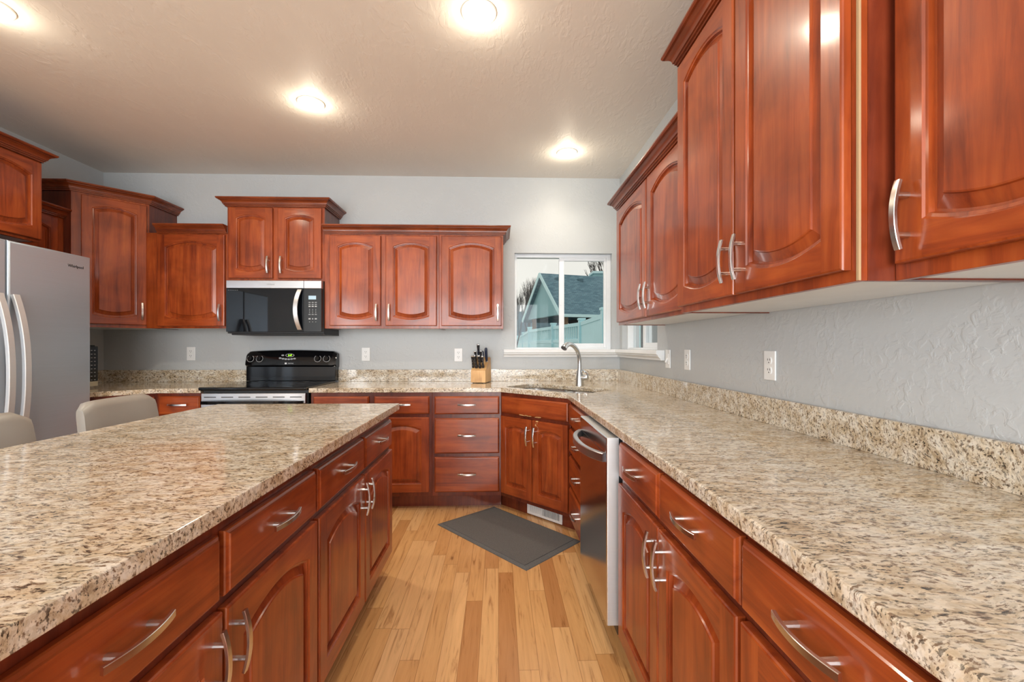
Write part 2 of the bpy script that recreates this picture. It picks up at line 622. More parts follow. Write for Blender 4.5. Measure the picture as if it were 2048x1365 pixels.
# ------------------------------------------------------------------ room shell
def shell():
    b = MB(); b.box((XL - .1, YF - .1, -0.05), (XR + .1, YB + .15, 0), M['floor']); tag(b.build('floor', smooth=0), kind='structure')
    b = MB(); b.box((XL - .1, YF - .1, CEIL), (XR + .1, YB + .15, CEIL + .1), M['ceiling']); tag(b.build('ceiling', smooth=0), kind='structure')

    def holed(name, lo, hi, holes, axis):
        """wall slab along axis 'x' or 'y' with rectangular holes (a0,a1,z0,z1)"""
        b = MB()
        cuts = sorted({lo[0] if axis == 'x' else lo[1], hi[0] if axis == 'x' else hi[1], *[h[0] for h in holes], *[h[1] for h in holes]})
        for a0, a1 in zip(cuts, cuts[1:]):
            zs = [(lo[2], hi[2])]
            for h in holes:
                if a0 >= h[0] - 1e-6 and a1 <= h[1] + 1e-6:
                    zs = [(lo[2], h[2]), (h[3], hi[2])]
            for z0, z1 in zs:
                if z1 - z0 < 1e-4:
                    continue
                if axis == 'x':
                    b.box((a0, lo[1], z0), (a1, hi[1], z1), M['wall'])
                else:
                    b.box((lo[0], a0, z0), (hi[0], a1, z1), M['wall'])
        tag(b.build(name, smooth=0), kind='structure')
    holed('wall_back', (XL - .1, YB, 0), (XR + .15, YB + .15, CEIL), [(0.141, 1.007, 1.178, 2.035)], 'x')
    holed('wall_right', (XR, YF, 0), (XR + .15, YB, CEIL), [(2.93, 3.776, 1.178, 2.035)], 'y')
    holed('wall_left', (XL - .12, YF, 0), (XL, YB, CEIL), [(-3.45, -1.95, 0.45, 2.25)], 'y')
    holed('wall_front', (XL - .1, YF - .12, 0), (XR + .1, YF, CEIL), [(-2.25, 1.05, 0.05, 2.35)], 'x')


shell()


def slider_window(name, a0, a1, z0, z1, loc, rz):
    """two-pane sliding window, local x along the wall, y outwards"""
    root = thing(name, loc, rz, None, None)
    root['kind'] = 'structure'
    wd = a1 - a0
    fr = MB()
    f = 0.022
    y0, y1 = 0.045, 0.115
    fr.box((0, y0, 0), (f, y1, z1 - z0), M['vinyl'], .003)
    fr.box((wd - f * 1.6, y0, 0), (wd, y1, z1 - z0), M['vinyl'], .003)
    fr.box((f - .004, y0 + .002, z1 - z0 - f * 1.4), (wd - f * 1.6 + .004, y1 - .002, z1 - z0 - .0005), M['vinyl'], .003)
    fr.box((f - .004, y0 + .002, 0.0005), (wd - f * 1.6 + .004, y1 - .002, f), M['vinyl'], .003)
    fr.build('window_frame', root)
    mid = wd * 0.485
    # fixed light on the left, further out
    fx = MB()
    fx.box((mid - .012, .085, f), (mid + .02, .110, z1 - z0 - f), M['vinyl'], .002)
    fx.build('meeting_stile', root)
    p = MB(); p.box((f, .094, f), (mid, .100, z1 - z0 - f), M['glass']); p.build('pane', root, 0)
    # sliding sash on the right, further in
    s = MB()
    q = 0.046
    sx0, sx1 = mid - .018, wd - f * 1.6
    sz0, sz1 = f, z1 - z0 - f * 1.4
    s.box((sx0, .052, sz0), (sx0 + q, .080, sz1), M['vinyl'], .003)
    s.box((sx1 - q * .55, .052, sz0), (sx1, .080, sz1), M['vinyl'], .003)
    s.box((sx0 + q, .053, sz1 - q * .6), (sx1 - q * .55, .079, sz1), M['vinyl'], .002)
    s.box((sx0 + q, .053, sz0), (sx1 - q * .55, .079, sz0 + q * .8), M['vinyl'], .002)
    s.box((sx0 + .006, .046, (sz0 + sz1) / 2 - .02), (sx0 + .022, .053, (sz0 + sz1) / 2 + .03), M['vinyl'], .002)
    s.build('sash', root)
    p = MB(); p.box((sx0 + q, .063, sz0 + q * .8), (sx1 - q * .55, .069, sz1 - q * .6), M['glass']); p.build('pane', root, 0)
    return root


slider_window('window_1', 0.141, 1.007, 1.178, 2.035, (0.141, YB, 1.178), 0)
slider_window('window_2', 2.93, 3.776, 1.178, 2.035, (XR, 3.776, 1.178), -90)


def big_window(name, wd, ht, loc, rz, n):
    root = thing(name, loc, rz, None, None)
    root['kind'] = 'structure'
    fr = MB()
    for k in range(n + 1):
        x = wd * k / n
        fr.box((max(0, x - .035), .03, 0), (min(wd, x + .035), .09, ht), M['vinyl'], .003)
    for k in range(n):
        for z in (0.0005, ht - .0705):
            fr.box((wd * k / n + (.033 if k else .033), .032, z), (wd * (k + 1) / n - .033, .088, z + .07), M['vinyl'], .003)
    fr.build('window_frame', root)
    for k in range(n):
        p = MB(); p.box((wd * k / n + .035, .055, .07), (wd * (k + 1) / n - .035, .06, ht - .07), M['glass']); p.build('pane', root, 0)


big_window('window_3', 3.3, 2.3, (1.05, YF, 0.05), 180, 3)
big_window('window_4', 1.5, 1.8, (XL, -3.45, 0.45), 90, 2)  # unseen window added for the side fill, kept out of the microwave's reflection


def sill():
    """window stool with moulded apron wrapping the corner"""
    prof = [(0.0, .0), (.0, .066), (.052, .066), (.056, .060), (.056, .040), (.050, .036), (.044, .034), (.044, .028), (.034, .016), (.028, .012), (.026, .0)]
    z0 = 1.118

    def row(x, y, ox, oy, scale_end=None):
        return [(x + ox * d, y + oy * d, z0 + h) for d, h in prof]
    loops = [row(0.046, YB - .0005, 0, -1), row(XR - .0005, YB - .0005, -1, -1), row(XR - .0005, 2.80, -1, 0)]
    b = MB()
    b.grid(loops, M['trim'], True, True, True)
    # stool boards inside the two reveals
    b.box((0.143, YB - .001, 1.178), (1.005, YB + .045, 1.1835), M['trim'])
    b.box((XR - .001, 2.932, 1.178), (XR + .045, 3.774, 1.1835), M['trim'])
    o = b.build('trim_1')
    tag(o, kind='structure')


sill()


# ------------------------------------------------------------------ cabinet parts
T = 0.020


def door_mesh(wd, ht, lo_arch, cache={}):
    key = (round(wd, 4), round(ht, 4), lo_arch)
    if key in cache:
        return cache[key]
    b = MB()
    v, h = M['cherry'], M['cherry_h']
    sw = min(0.058, wd * 0.16)
    rw = 0.062
    x0, x1 = sw, wd - sw
    iw = x1 - x0
    rise = min(0.045, iw * 0.115)
    top = ht - rw + rise * .25
    n = 14

    def loop(ins, y, dr=0.0):
        a, c = x0 + ins, x1 - ins
        tz, bz = top - ins, rw + ins
        ri = rise * (1 - ins / iw * 2)
        pts = []
        for k in range(n + 1):                       # bottom, left to right
            u = k / n
            s = (1 - (2 * u - 1) ** 2)
            pts.append((a + (c - a) * u, y, bz - (ri * s * .8 if lo_arch else 0) + (rise * .35 if lo_arch else 0)))
        for k in range(n + 1):                       # top, right to left
            u = 1 - k / n
            s = (1 - (2 * u - 1) ** 2)
            pts.append((a + (c - a) * u, y, tz - ri + ri * s))
        return pts
    e = 0.005
    # outer edge with a small round-over
    b.grid([[(0, 0, 0), (wd, 0, 0), (wd, 0, ht), (0, 0, ht)],
            [(0, -(T - e), 0), (wd, -(T - e), 0), (wd, -(T - e), ht), (0, -(T - e), ht)],
            [(e * .3, -(T - e * .3), e * .3), (wd - e * .3, -(T - e * .3), e * .3), (wd - e * .3, -(T - e * .3), ht - e * .3), (e * .3, -(T - e * .3), ht - e * .3)],
            [(e, -T, e), (wd - e, -T, e), (wd - e, -T, ht - e), (e, -T, ht - e)]], v, True, True)
    op = loop(0, -T)
    bot, tp = op[:n + 1], op[n + 1:][::-1]
    # stiles and rails of the front
    b.face([(e, -T, e), (x0, -T, e), bot[0], tp[0], (x0, -T, ht - e), (e, -T, ht - e)], v)
    b.face([(x1, -T, e), (wd - e, -T, e), (wd - e, -T, ht - e), (x1, -T, ht - e), tp[-1], bot[-1]], v)
    for k in range(n):
        b.face([(bot[k][0], -T, e), (bot[k + 1][0], -T, e), bot[k + 1], bot[k]], h)
        b.face([tp[k], tp[k + 1], (tp[k + 1][0], -T, ht - e), (tp[k][0], -T, ht - e)], h)
    # sticking, groove, raised field
    b.grid([op, loop(.003, -T + .004), loop(.008, -T + .005), loop(.010, -T + .0145), loop(.014, -T + .0150), loop(.034, -T + .0070),
            loop(.0355, -T + .0030), loop(.038, -T + .0020)], v, True, False, True)
    me = b.mesh('door', 14)
    cache[key] = me
    return me


def drawer_mesh(wd, ht, cache={}):
    key = (round(wd, 4), round(ht, 4))
    if key in cache:
        return cache[key]
    b = MB()

    def r(i, y):
        return [(i, y, i), (wd - i, y, i), (wd - i, y, ht - i), (i, y, ht - i)]
    b.grid([r(0, 0), r(0, -.010), r(.002, -.013), r(.007, -.0165), r(.009, -.0195), r(.011, -T)], M['cherry_h'], True, True, True)
    me = b.mesh('drawer', 14)
    cache[key] = me
    return me


def handle_mesh(vertical, cache={}):
    if vertical in cache:
        return cache[vertical]
    b = MB()
    ln = 0.132
    m = M['nickel']
    pts, n = [], 12
    for k in range(n + 1):
        u = -1 + 2 * k / n
        d = -0.029 + 0.011 * u * u
        a = u * ln / 2
        pts.append((0, d, a) if vertical else (a, d, 0))
    b.bar(pts, 0.0125, 0.007, (1, 0, 0) if vertical else (0, 0, 1), m)
    for s in (-1, 1):
        a = s * 0.038
        p0, p1 = ((0, 0.0, a), (0, -0.026, a)) if vertical else ((a, 0.0, 0), (a, -0.026, 0))
        b.tube([p0, p1], [0.0062, 0.0056], m, 10)
    me = b.mesh('handle')
    cache[vertical] = me
    return me


def add_door(root, x0, x1, z0, z1, hside, hend, arch):
    d = put('door', door_mesh(x1 - x0, z1 - z0, arch), root, (x0, -.001, z0))
    if hside:
        hx = 0.030 if hside == 'l' else (x1 - x0) - 0.030
        hz = {'low': 0.105, 'lower': 0.088, 'high': (z1 - z0) - 0.112, 'higher': (z1 - z0) - 0.088}[hend]
        put('handle', handle_mesh(True), d, (hx, -T, hz))
    return d


def add_drawer(root, x0, x1, z0, z1, handle=True):
    d = put('drawer', drawer_mesh(x1 - x0, z1 - z0), root, (x0, -.001, z0))
    if handle:
        put('handle', handle_mesh(False), d, ((x1 - x0) / 2, -T, (z1 - z0) / 2 + .006))
    return d


CROWN = [(0.002, 0), (.013, 0), (.013, .009), (.020, .010), (.020, .018), (.026, .019), (.027, .026), (.031, .034), (.038, .041), (.047, .045), (.047, .049), (.055, .050), (.060, .057), (.060, .064), (.0, .064)]


def crown(root, path, z, sx=1.0):
    """moulding swept along a plan polyline; the outside is on its right-hand side"""
    pts = [Vector(p) for p in path]
    loops = []
    for i, p in enumerate(pts):
        ns = []
        if i > 0:
            d = (pts[i] - pts[i - 1]).normalized(); ns.append(Vector((d.y, -d.x)))
        if i < len(pts) - 1:
            d = (pts[i + 1] - pts[i]).normalized(); ns.append(Vector((d.y, -d.x)))
        nn = ns[0] if len(ns) == 1 else (ns[0] + ns[1]) / (1 + ns[0].dot(ns[1]))
        loops.append([(p.x + nn.x * o * sx, p.y + nn.y * o * sx, z + h) for o, h in CROWN])
    b = MB()
    b.grid(loops, M['cherry_crown'], True, True, True)
    return b.build('crown_moulding', root, 24)


def wall_cab(loc, rz, wd, dp, z0, z1, doors, label, crown_path=None, hend='low', group=None):
    """doors: (x0,x1,z0,z1,handle side); local x left to right, y into the wall, front frame at y=0"""
    root = thing('wall_cabinet', (loc[0], loc[1], z0), rz, label, 'cabinet', group)
    b = MB()
    b.box((0, .019, .012), (wd, dp, z1 - z0), M['cherry_dark'])
    b.box((0, .019, 0), (.012, dp, .012), M['cherry_dark'])
    b.box((wd - .012, .019, 0), (wd, dp, .012), M['cherry_dark'])
    b.build('carcass', root, 0)
    f = MB()
    f.box((0, 0, 0), (wd, .019, z1 - z0), M['cherry'], .0015)
    f.build('face_frame', root)
    u = MB(); u.box((.012, .019, .004), (wd - .012, dp - .002, .012), M['melamine']); u.build('bottom_panel', root, 0)
    for x0, x1, a, c, hs in doors:
        add_door(root, x0, x1, a - z0, c - z0, hs, hend, True)
    if crown_path:
        crown(root, crown_path, z1 - z0 - .004)
    return root


UZ = 1.352
# back wall, left to right
wall_cab((-2.765, 3.525), 0, 0.624, YB - 3.525 - .001, UZ, 2.104, [(0.094, 0.612, 1.369, 2.088, 'r')],
         'one-door cherry wall cabinet just left of the over-range microwave', [(0.088, 0), (0.624, 0)])
wall_cab((-2.141, 3.525), 0, 0.758, YB - 3.525 - .001, 1.728, 2.318, [(0.020, 0.358, 1.747, 2.305, 'r'), (0.400, 0.738, 1.747, 2.305, 'l')],
         'short raised two-door cherry cabinet directly above the black microwave',
         [(0, .327), (0, 0), (.758, 0), (.758, .327)])
wall_cab((-1.383, 3.525), 0, 0.908, YB - 3.525 - .001, UZ, 2.110, [(0.046, 0.446, 1.374, 2.091, 'r'), (0.486, 0.889, 1.374, 2.091, 'l')],
         'two-door cherry wall cabinet just right of the microwave', [(0, 0), (0.908, 0)])
wall_cab((-0.475, 3.525), 0, 0.513, YB - 3.525 - .001, UZ, 2.110, [(0.019, 0.499, 1.374, 2.091, 'r')],
         'one-door cherry wall cabinet beside the window, ending the back wall row', [(0, 0), (0.513, 0), (.513, .327)])


def corner_wall_cab():
    z1 = 2.335
    ax, ay, bx, by = -3.075, 3.243, -2.765, 3.553
    root = thing('corner_wall_cabinet', (ax, ay, UZ), 45, 'tall angled cherry corner cabinet beside the refrigerator with stepped crown', 'cabinet')
    ln = math.hypot(bx - ax, by - ay)
    inv = Matrix.Rotation(R(-45), 2)

    def loc(x, y):
        q = inv @ Vector((x - ax, y - ay)); return (q.x, q.y)
    poly = [loc(ax, ay), loc(bx, by), loc(bx, YB - .001), loc(XL + .001, YB - .001), loc(XL + .001, ay)]
    b = MB(); b.prism([(poly[0][0], poly[0][1] + .0), *poly[1:]], .012, z1 - UZ, M['cherry_dark']); b.build('carcass', root, 0)
    f = MB(); f.box((0, -.002, 0), (ln, .012, z1 - UZ), M['cherry'], .0015); f.build('face_frame', root)
    u = MB(); u.prism(poly, .002, .012, M['melamine']); u.build('bottom_panel', root, 0)
    add_door(root, .052, .421, 1.377 - UZ, 2.315 - UZ, 'r', 'low', True).location.y = -.003
    crown(root, [loc(XL + .001, ay), loc(ax, ay), loc(bx, by), loc(bx, YB - .001)], z1 - UZ - .004)


corner_wall_cab()
# left wall: front faces +x
wall_cab((-3.125, 2.845), 90, 0.397, 0.254, UZ, 2.132, [(0.012, 0.340, 1.369, 2.115, None)],
         'cherry wall cabinet half hidden between refrigerator top and corner cabinet', [(0, 0), (0.397, 0)])
wall_cab((-2.885, 1.925), 90, 0.918, 0.494, 1.862, 2.372, [(0.012, 0.452, 1.878, 2.358, None), (0.462, 0.912, 1.878, 2.358, None)],
         'deep two-door cherry cabinet above the stainless refrigerator', [(0, .494), (0, 0), (.918, 0), (.918, .494)])
# right wall: front faces -x, local x runs towards the camera
wall_cab((0.775, 2.80), -90, 1.084, XR - .776, 1.345, 2.090, [(0.022, 0.575, 1.362, 2.070, 'r'), (0.592, 1.075, 1.362, 2.070, 'l')],
         'far lower two-door cherry cabinet on the right wall beside the window',
         [(0, .299), (0, 0), (1.084, 0)])
tall = wall_cab((0.725, 1.715), -90, 0.856, XR - .726, 1.340, 2.330, [(0.010, 0.418, 1.364, 2.306, 'r'), (0.430, 0.838, 1.364, 2.306, 'l')],
         'tallest two-door cherry cabinet on the right wall, stepping forward from its neighbours',
         [(0, .348), (0, 0), (.856, 0), (.856, .348)])
b = MB(); b.box((.8505, -.0006, .001), (.8566, .0045, .98), M['bare_edge']); b.build('unfinished_edge', tall, 0)['label'] = 'pale unfinished edge of the side panel'
wall_cab((0.800, 0.858), -90, 0.86, XR - .801, 1.340, 2.330, [(0.018, 0.418, 1.370, 2.306, 'l'), (0.430, 0.830, 1.370, 2.306, 'r')],
         'nearest cherry wall cabinet at upper right, cut off by the frame', [(0, 0), (.86, 0)], 'lower')


def base_cab(loc, rz, wd, dp, fronts, label, toe=0.09, group=None, name='base_cabinet', end=None):
    """fronts: ('drawer'|'door'|'false', x0,x1,z0,z1[,handle side])"""
    root = thing(name, (loc[0], loc[1], 0), rz, label, 'cabinet', group)
    top = CT - .034
    b = MB()
    b.box((0, .019, .105), (wd, dp, top), M['cherry_dark'])
    b.build('carcass', root, 0)
    f = MB(); f.box((0, 0, .105), (wd, .019, top), M['cherry_dark'], .0015); f.build('face_frame', root)
    t = MB(); t.box((0, toe, 0), (wd, dp, .105), M['cherry_dark']); t.build('toe_kick', root, 0)
    for fr in fronts:
        if fr[0] == 'door':
            add_door(root, fr[1], fr[2], fr[3], fr[4], fr[5], 'higher', False)
        else:
            add_drawer(root, fr[1], fr[2], fr[3], fr[4], fr[0] == 'drawer')
    return root


BD = YB - 3.243 - .002
base_cab((-1.370, 3.243), 0, 0.882, BD,
         [('drawer', 0.022, 0.423, 0.713, 0.844), ('drawer', 0.462, 0.863, 0.713, 0.844),
          ('door', 0.022, 0.423, 0.138, 0.689, 'r'), ('door', 0.462, 0.863, 0.138, 0.689, 'l')],
         'cherry base cabinet with drawers over doors just right of the black range')
base_cab((-0.488, 3.243), 0, 0.508, BD,
         [('drawer', 0.018, 0.494, 0.710, 0.842), ('drawer', 0.018, 0.494, 0.421, 0.681), ('drawer', 0.018, 0.494, 0.136, 0.396)],
         'three-drawer cherry base cabinet on the back wall left of the sink cabinet')
base_cab((-2.466, 3.243), 0, 0.326, BD, [('drawer', 0.018, 0.310, 0.717, 0.850), ('door', 0.018, 0.310, 0.138, 0.692, 'r')],
         'narrow cherry base cabinet between the range and left corner')
# right wall
RD = XR - .465 - .002
base_cab((0.465, 2.772), -90, 0.562, RD,
         [('drawer', 0.016, 0.546, 0.715, 0.846), ('drawer', 0.016, 0.546, 0.545, 0.690), ('drawer', 0.016, 0.546, 0.345, 0.520), ('drawer', 0.016, 0.546, 0.136, 0.320)],
         'four-drawer cherry base cabinet squeezed between sink cabinet and dishwasher')
base_cab((0.465, 1.628), -90, 0.826, RD,
         [('drawer', 0.016, 0.412, 0.722, 0.852), ('drawer', 0.428, 0.822, 0.722, 0.852),
          ('door', 0.014, 0.416, 0.130, 0.700, 'r'), ('door', 0.424, 0.820, 0.130, 0.700, 'l')],
         'cherry base cabinet with two drawers and doors just nearer than the dishwasher')
base_cab((0.465, 0.802), -90, 0.826, RD,
         [('drawer', 0.008, 0.398, 0.722, 0.852), ('drawer', 0.412, 0.808, 0.722, 0.852),
          ('door', 0.008, 0.400, 0.130, 0.700, 'r'), ('door', 0.410, 0.806, 0.130, 0.700, 'l')],
         'nearest cherry base cabinet under the right worktop, cut off by the frame')
# island, front faces +x
ISL = [(1.381, 0.951, 'far cherry island cabinet with drawers and doors at the aisle end'),
       (0.447, 0.934, 'middle cherry island cabinet with drawers and doors facing the aisle'),
       (-0.49, 0.936, 'near cherry island cabinet at the lower left of the photo')]
for y0, wd, lb in ISL:
    h = wd / 2
    base_cab((-0.58, y0), 90, wd, .60,
             [('drawer', 0.008, h - .010, 0.690, 0.825), ('drawer', h + .010, wd - .014, 0.690, 0.825),
              ('door', 0.008, h - .006, 0.128, 0.668, 'r'), ('door', h + .006, wd - .008, 0.128, 0.668, 'l')],
             lb, toe=.075, group='island cabinets')


def sink_base():
    ax, ay, bx, by = 0.020, 3.243, 0.465, 2.798
    root = thing('corner_sink_cabinet', (ax, ay, 0), -45, 'angled cherry sink base cabinet in the corner with worn false drawer front', 'cabinet')
    ln = math.hypot(bx - ax, by - ay)
    inv = Matrix.Rotation(R(45), 2)

    def loc(x, y):
        q = inv @ Vector((x - ax, y - ay)); return (q.x, q.y)
    top = CT - .034
    b = MB()
    b.box((.002, .019, .105), (ln - .002, .032, top), M['cherry_dark'])
    b.build('carcass', root, 0)
    f = MB(); f.box((0, 0, .105), (ln, .019, top), M['cherry_dark'], .0015); f.build('face_frame', root)
    tq = 0.075
    t = MB(); t.box((-.07, tq, 0), (ln + .07, tq + .02, .105), M['cherry_dark']); t.build('toe_kick', root, 0)
    add_drawer(root, .016, ln - .014, .722, .845, False)
    add_door(root, .014, ln / 2 - .003, .135, .700, 'r', 'high', False)
    add_door(root, ln / 2 + .003, ln - .012, .135, .700, 'l', 'high', False)
    # chipped finish along the false front
    c = MB()
    rnd = random.Random(4)
    chip = plain('bare_wood_chip', (0.62, 0.38, 0.17), 0.6)
    for k in range(16):
        x = .19 + rnd.random() * .20
        z = .7225 + rnd.random() * .004
        wdt = .006 + rnd.random() * .02
        c.box((x, -T - .0013, z), (x + wdt, -T + .002, z + .002 + rnd.random() * .004), chip)
    for k in range(7):
        x = ln / 2 + .03 + rnd.random() * .02
        z = .655 + rnd.random() * .04
        c.box((x, -T - .0013, z), (x + .004 + rnd.random() * .008, -T + .002, z + .003 + rnd.random() * .006), chip)
    o = c.build('chipped_finish', root, 0)
    o['label'] = 'bare wood showing through chipped finish'
    # floor register in the toe kick
    v = thing('vent_register', (0, 0, 0), -45, 'white metal floor register in the toe kick below the sink', 'vent')
    p = Matrix.Rotation(R(-45), 2) @ Vector((.198, tq - .006))
    v.location = (ax + p.x, ay + p.y, .008)
    g = MB()
    w2, hh = .31, .095
    g.box((0, -.003, 0), (w2, .004, .016), M['white'], .001)
    g.box((0, -.003, hh - .016), (w2, .004, hh), M['white'], .001)
    g.box((0, -.003, .016), (.018, .004, hh - .016), M['white'])
    g.box((w2 - .018, -.003, .016), (w2, .004, hh - .016), M['white'])
    g.build('frame', v)
    s = MB(); s.box((.018, .003, .016), (w2 - .018, .0045, hh - .016), M['slot']); s.build('dark_backing', v, 0)
    n = 22
    lo = MB()
    for k in range(n):
        x = .022 + (w2 - .044) * k / (n - 1)
        wdt = .0022 if k >= n * .45 else .0042
        lo.box((x - wdt, -.002, .016), (x + wdt, .003, hh - .016), M['white'])
    lo.build('louvres', v, 0)


sink_base()


def left_corner_base():
    ax, ay, bx, by = -2.77, 2.94, -2.466, 3.243
    root = thing('corner_base_cabinet', (ax, ay, 0), 45, 'angled cherry base cabinet in the left corner behind the bar stool', 'cabinet')
    ln = math.hypot(bx - ax, by - ay)
    inv = Matrix.Rotation(R(-45), 2)

    def loc(x, y):
        q = inv @ Vector((x - ax, y - ay)); return (q.x, q.y)
    poly = [loc(ax, ay), loc(bx, by), loc(bx, YB - .002), loc(XL + .002, YB - .002), loc(XL + .002, ay)]
    b = MB(); b.prism(poly, .105, CT - .034, M['cherry_dark']); b.build('carcass', root, 0)
    t = MB(); t.box((.0, .09, 0), (ln, .12, .105), M['cherry_dark']); t.build('toe_kick', root, 0)
    add_door(root, .02, ln - .02, .138, .845, 'r', 'high', False).location.y = -.002


left_corner_base()


def island_back():
    root = MB()
    root.box((-1.196, -0.50, 0), (-1.181, 2.332, CT - .034), M['cherry'], .001)
    o = root.build('island_back_panel', None, 30)
    tag(o, 'cherry panel closing the stool side of the island', 'panel')


island_back()


# ------------------------------------------------------------------ worktops
def slab(name, outer, holes, z0, z1, mat, parent=None, bev=0.004):
    bm = bmesh.new()
    edges = []
    for poly in [outer] + holes:
        vs = [bm.verts.new((x, y, z1)) for x, y in poly]
        edges += [bm.edges.new((vs[i], vs[(i + 1) % len(vs)])) for i in range(len(vs))]
    bmesh.ops.triangle_fill(bm, edges=edges, use_beauty=True)
    r = bmesh.ops.extrude_face_region(bm, geom=bm.faces[:])
    for v in r['geom']:
        if isinstance(v, bmesh.types.BMVert):
            v.co.z = z0
    bmesh.ops.recalc_face_normals(bm, faces=bm.faces[:])
    me = bpy.data.meshes.new(name)
    bm.to_mesh(me)
    bm.free()
    me.materials.append(mat)
    o = put(name, me, parent)
    if bev:
        md = o.modifiers.new('eased_edge', 'BEVEL')
        md.width = bev
        md.segments = 2
        md.limit_method = 'ANGLE'
        md.angle_limit = R(40)
    return o


EX, EY = 0.440, 3.218                      # worktop front edges


def rrect(cx, cy, hw, hh, r, rot, n=6):
    """rounded rectangle outline rotated in plan"""
    pts = []
    for sx, sy, a0 in ((1, 1, 0), (-1, 1, 90), (-1, -1, 180), (1, -1, 270)):
        for k in range(n + 1):
            a = R(a0 + 90 * k / n)
            pts.append((sx * (hw - r) + r * math.cos(a), sy * (hh - r) + r * math.sin(a)))
    c, s = math.cos(R(rot)), math.sin(R(rot))
    return [(cx + x * c - y * s, cy + x * s + y * c) for x, y in pts]


SQ = math.sqrt(.5)


def ab(a, b):                              # along the corner diagonal / into the corner
    return ((a + b) * SQ, (b - a) * SQ)


SKC = ab(-1.955, 2.555)
SINK_HALF = (0.370, 0.195)
kink0 = (0.020, EY)
kink1 = (EX, 2.798)
wt = thing('worktop', (0, 0, 0), 0, 'long L-shaped speckled granite worktop running round the corner sink', 'worktop')
slab('top', [(-1.378, EY), kink0, kink1, (EX, -0.02), (XR - .001, -0.02), (XR - .001, YB - .001), (-1.378, YB - .001)],
     [rrect(SKC[0], SKC[1], SINK_HALF[0], SINK_HALF[1], .09, -45)], CT - .033, CT, M['granite'], wt)
b = MB(); b.box((-1.386, YB - .021, CT), (XR - .001, YB - .001, CT + .103), M['granite'], .002); b.build('backsplash', wt)
b = MB(); b.box((XR - .022, -0.02, CT), (XR - .001, YB - .021, CT + .103), M['granite'], .002); b.build('backsplash', wt)
wt2 = thing('worktop', (0, 0, 0), 0, 'short granite worktop in the left corner between refrigerator and range', 'worktop')
slab('top', [(-2.146, EY), (-2.455, EY), (-2.745, 2.928), (XL + .001, 2.928), (XL + .001, YB - .001), (-2.146, YB - .001)], [], CT - .033, CT, M['granite'], wt2)
b = MB(); b.box((XL + .001, YB - .021, CT), (-2.146, YB - .001, CT + .103), M['granite'], .002); b.build('backsplash', wt2)
b = MB(); b.box((XL + .001, 2.93, CT), (XL + .021, YB - .021, CT + .103), M['granite'], .002); b.build('backsplash', wt2)
o = slab('island_worktop', [(-1.475, -.53), (-.528, -.53), (-.528, 2.352), (-1.475, 2.352)], [], CT - .033, CT, M['granite'])
tag(o, 'large golden granite worktop on the kitchen island', 'worktop')


# ------------------------------------------------------------------ sink and faucet
def sink():
    root = thing('kitchen_sink', (SKC[0], SKC[1], CT - .034), -45, 'undermount double-bowl stainless sink set in the corner worktop', 'sink')
    for cx, hw in ((-0.172, .178), (0.190, .160)):
        b = MB()
        hh = .178
        loops = []
        for ins, z in ((-.018, 0.0), (0, 0.0), (.004, -.006), (.010, -.14), (.03, -.168), (.10, -.176)):
            loops.append([(x, y, z) for x, y in rrect(cx, 0, hw - ins, hh - ins, max(.012, .07 - ins * .6), 0)])
        b.grid(loops, M['sinksteel'], True, False, True)
        b.build('bowl', root)
        d = MB(); d.lathe([(.042, -.1755), (.040, -.172), (.030, -.1735), (.0, -.1745)], M['chrome'], 20, (cx, 0)); d.build('drain', root)
    b = MB(); b.box((-.006, -.18, -.012), (.030, .18, -.001), M['sinksteel'], .004); b.build('divider', root)


sink()


def faucet():
    bx, by = ab(-1.966, 2.865)
    root = thing('faucet', (bx, by, CT), -135, 'tall brushed pull-out faucet arching over the corner sink', 'faucet')
    # local +x points from the base towards the bowls
    m = M['sinksteel']
    b = MB(); b.lathe([(0.0, 0), (.033, 0), (.033, .006), (.030, .03), (.027, .07), (.022, .10), (.019, .12), (0, .12)], m, 24); b.build('base', root)
    pts = [(0, 0, .10), (0, 0, .16), (.002, 0, .20), (.012, 0, .24), (.034, 0, .275), (.068, 0, .302), (.105, 0, .318), (.140, 0, .322)]
    b = MB(); b.tube(pts, [.0175, .0155, .0155, .0158, .0162, .0165, .0165, .016], m, 16); b.build('spout', root)
    b = MB(); b.tube([(.135, 0, .322), (.165, 0, .318), (.190, 0, .305), (.205, 0, .290)], [.017, .021, .022, .024], M['chrome'], 16); b.build('spray_head', root)
    b = MB(); b.tube([(0, 0, .055), (-.012, .055, .062), (-.014, .068, .063)], [.021, .022, .017], m, 16); b.build('valve_body', root)
    b = MB(); b.bar([(-.014, .066, .066), (-.02, .060, .09), (-.024, .035, .108), (-.024, .012, .120)], .016, .006, (1, 0, 0), M['chrome']); b.build('lever', root)


faucet()


# ------------------------------------------------------------------ appliances
def rounded_panel(b, x0, x1, z0, z1, y0, y1, r, mat, side=None):
    """slab in the xz plane with rounded front edges (front at y0)"""
    def rr(i):
        return [(x0 + i, z0 + i), (x1 - i, z0 + i), (x1 - i, z1 - i), (x0 + i, z1 - i)]
    loops = [[(x, y1, z) for x, z in rr(0)]]
    for k in range(5):
        a = R(90 * k / 4)
        loops.append([(x, y0 + r * (1 - math.sin(a)), z) for x, z in rr(r * (1 - math.cos(a)))])
    b.grid(loops[:2], side or mat, True, True, False)
    b.grid(loops[1:], mat, True, False, True)


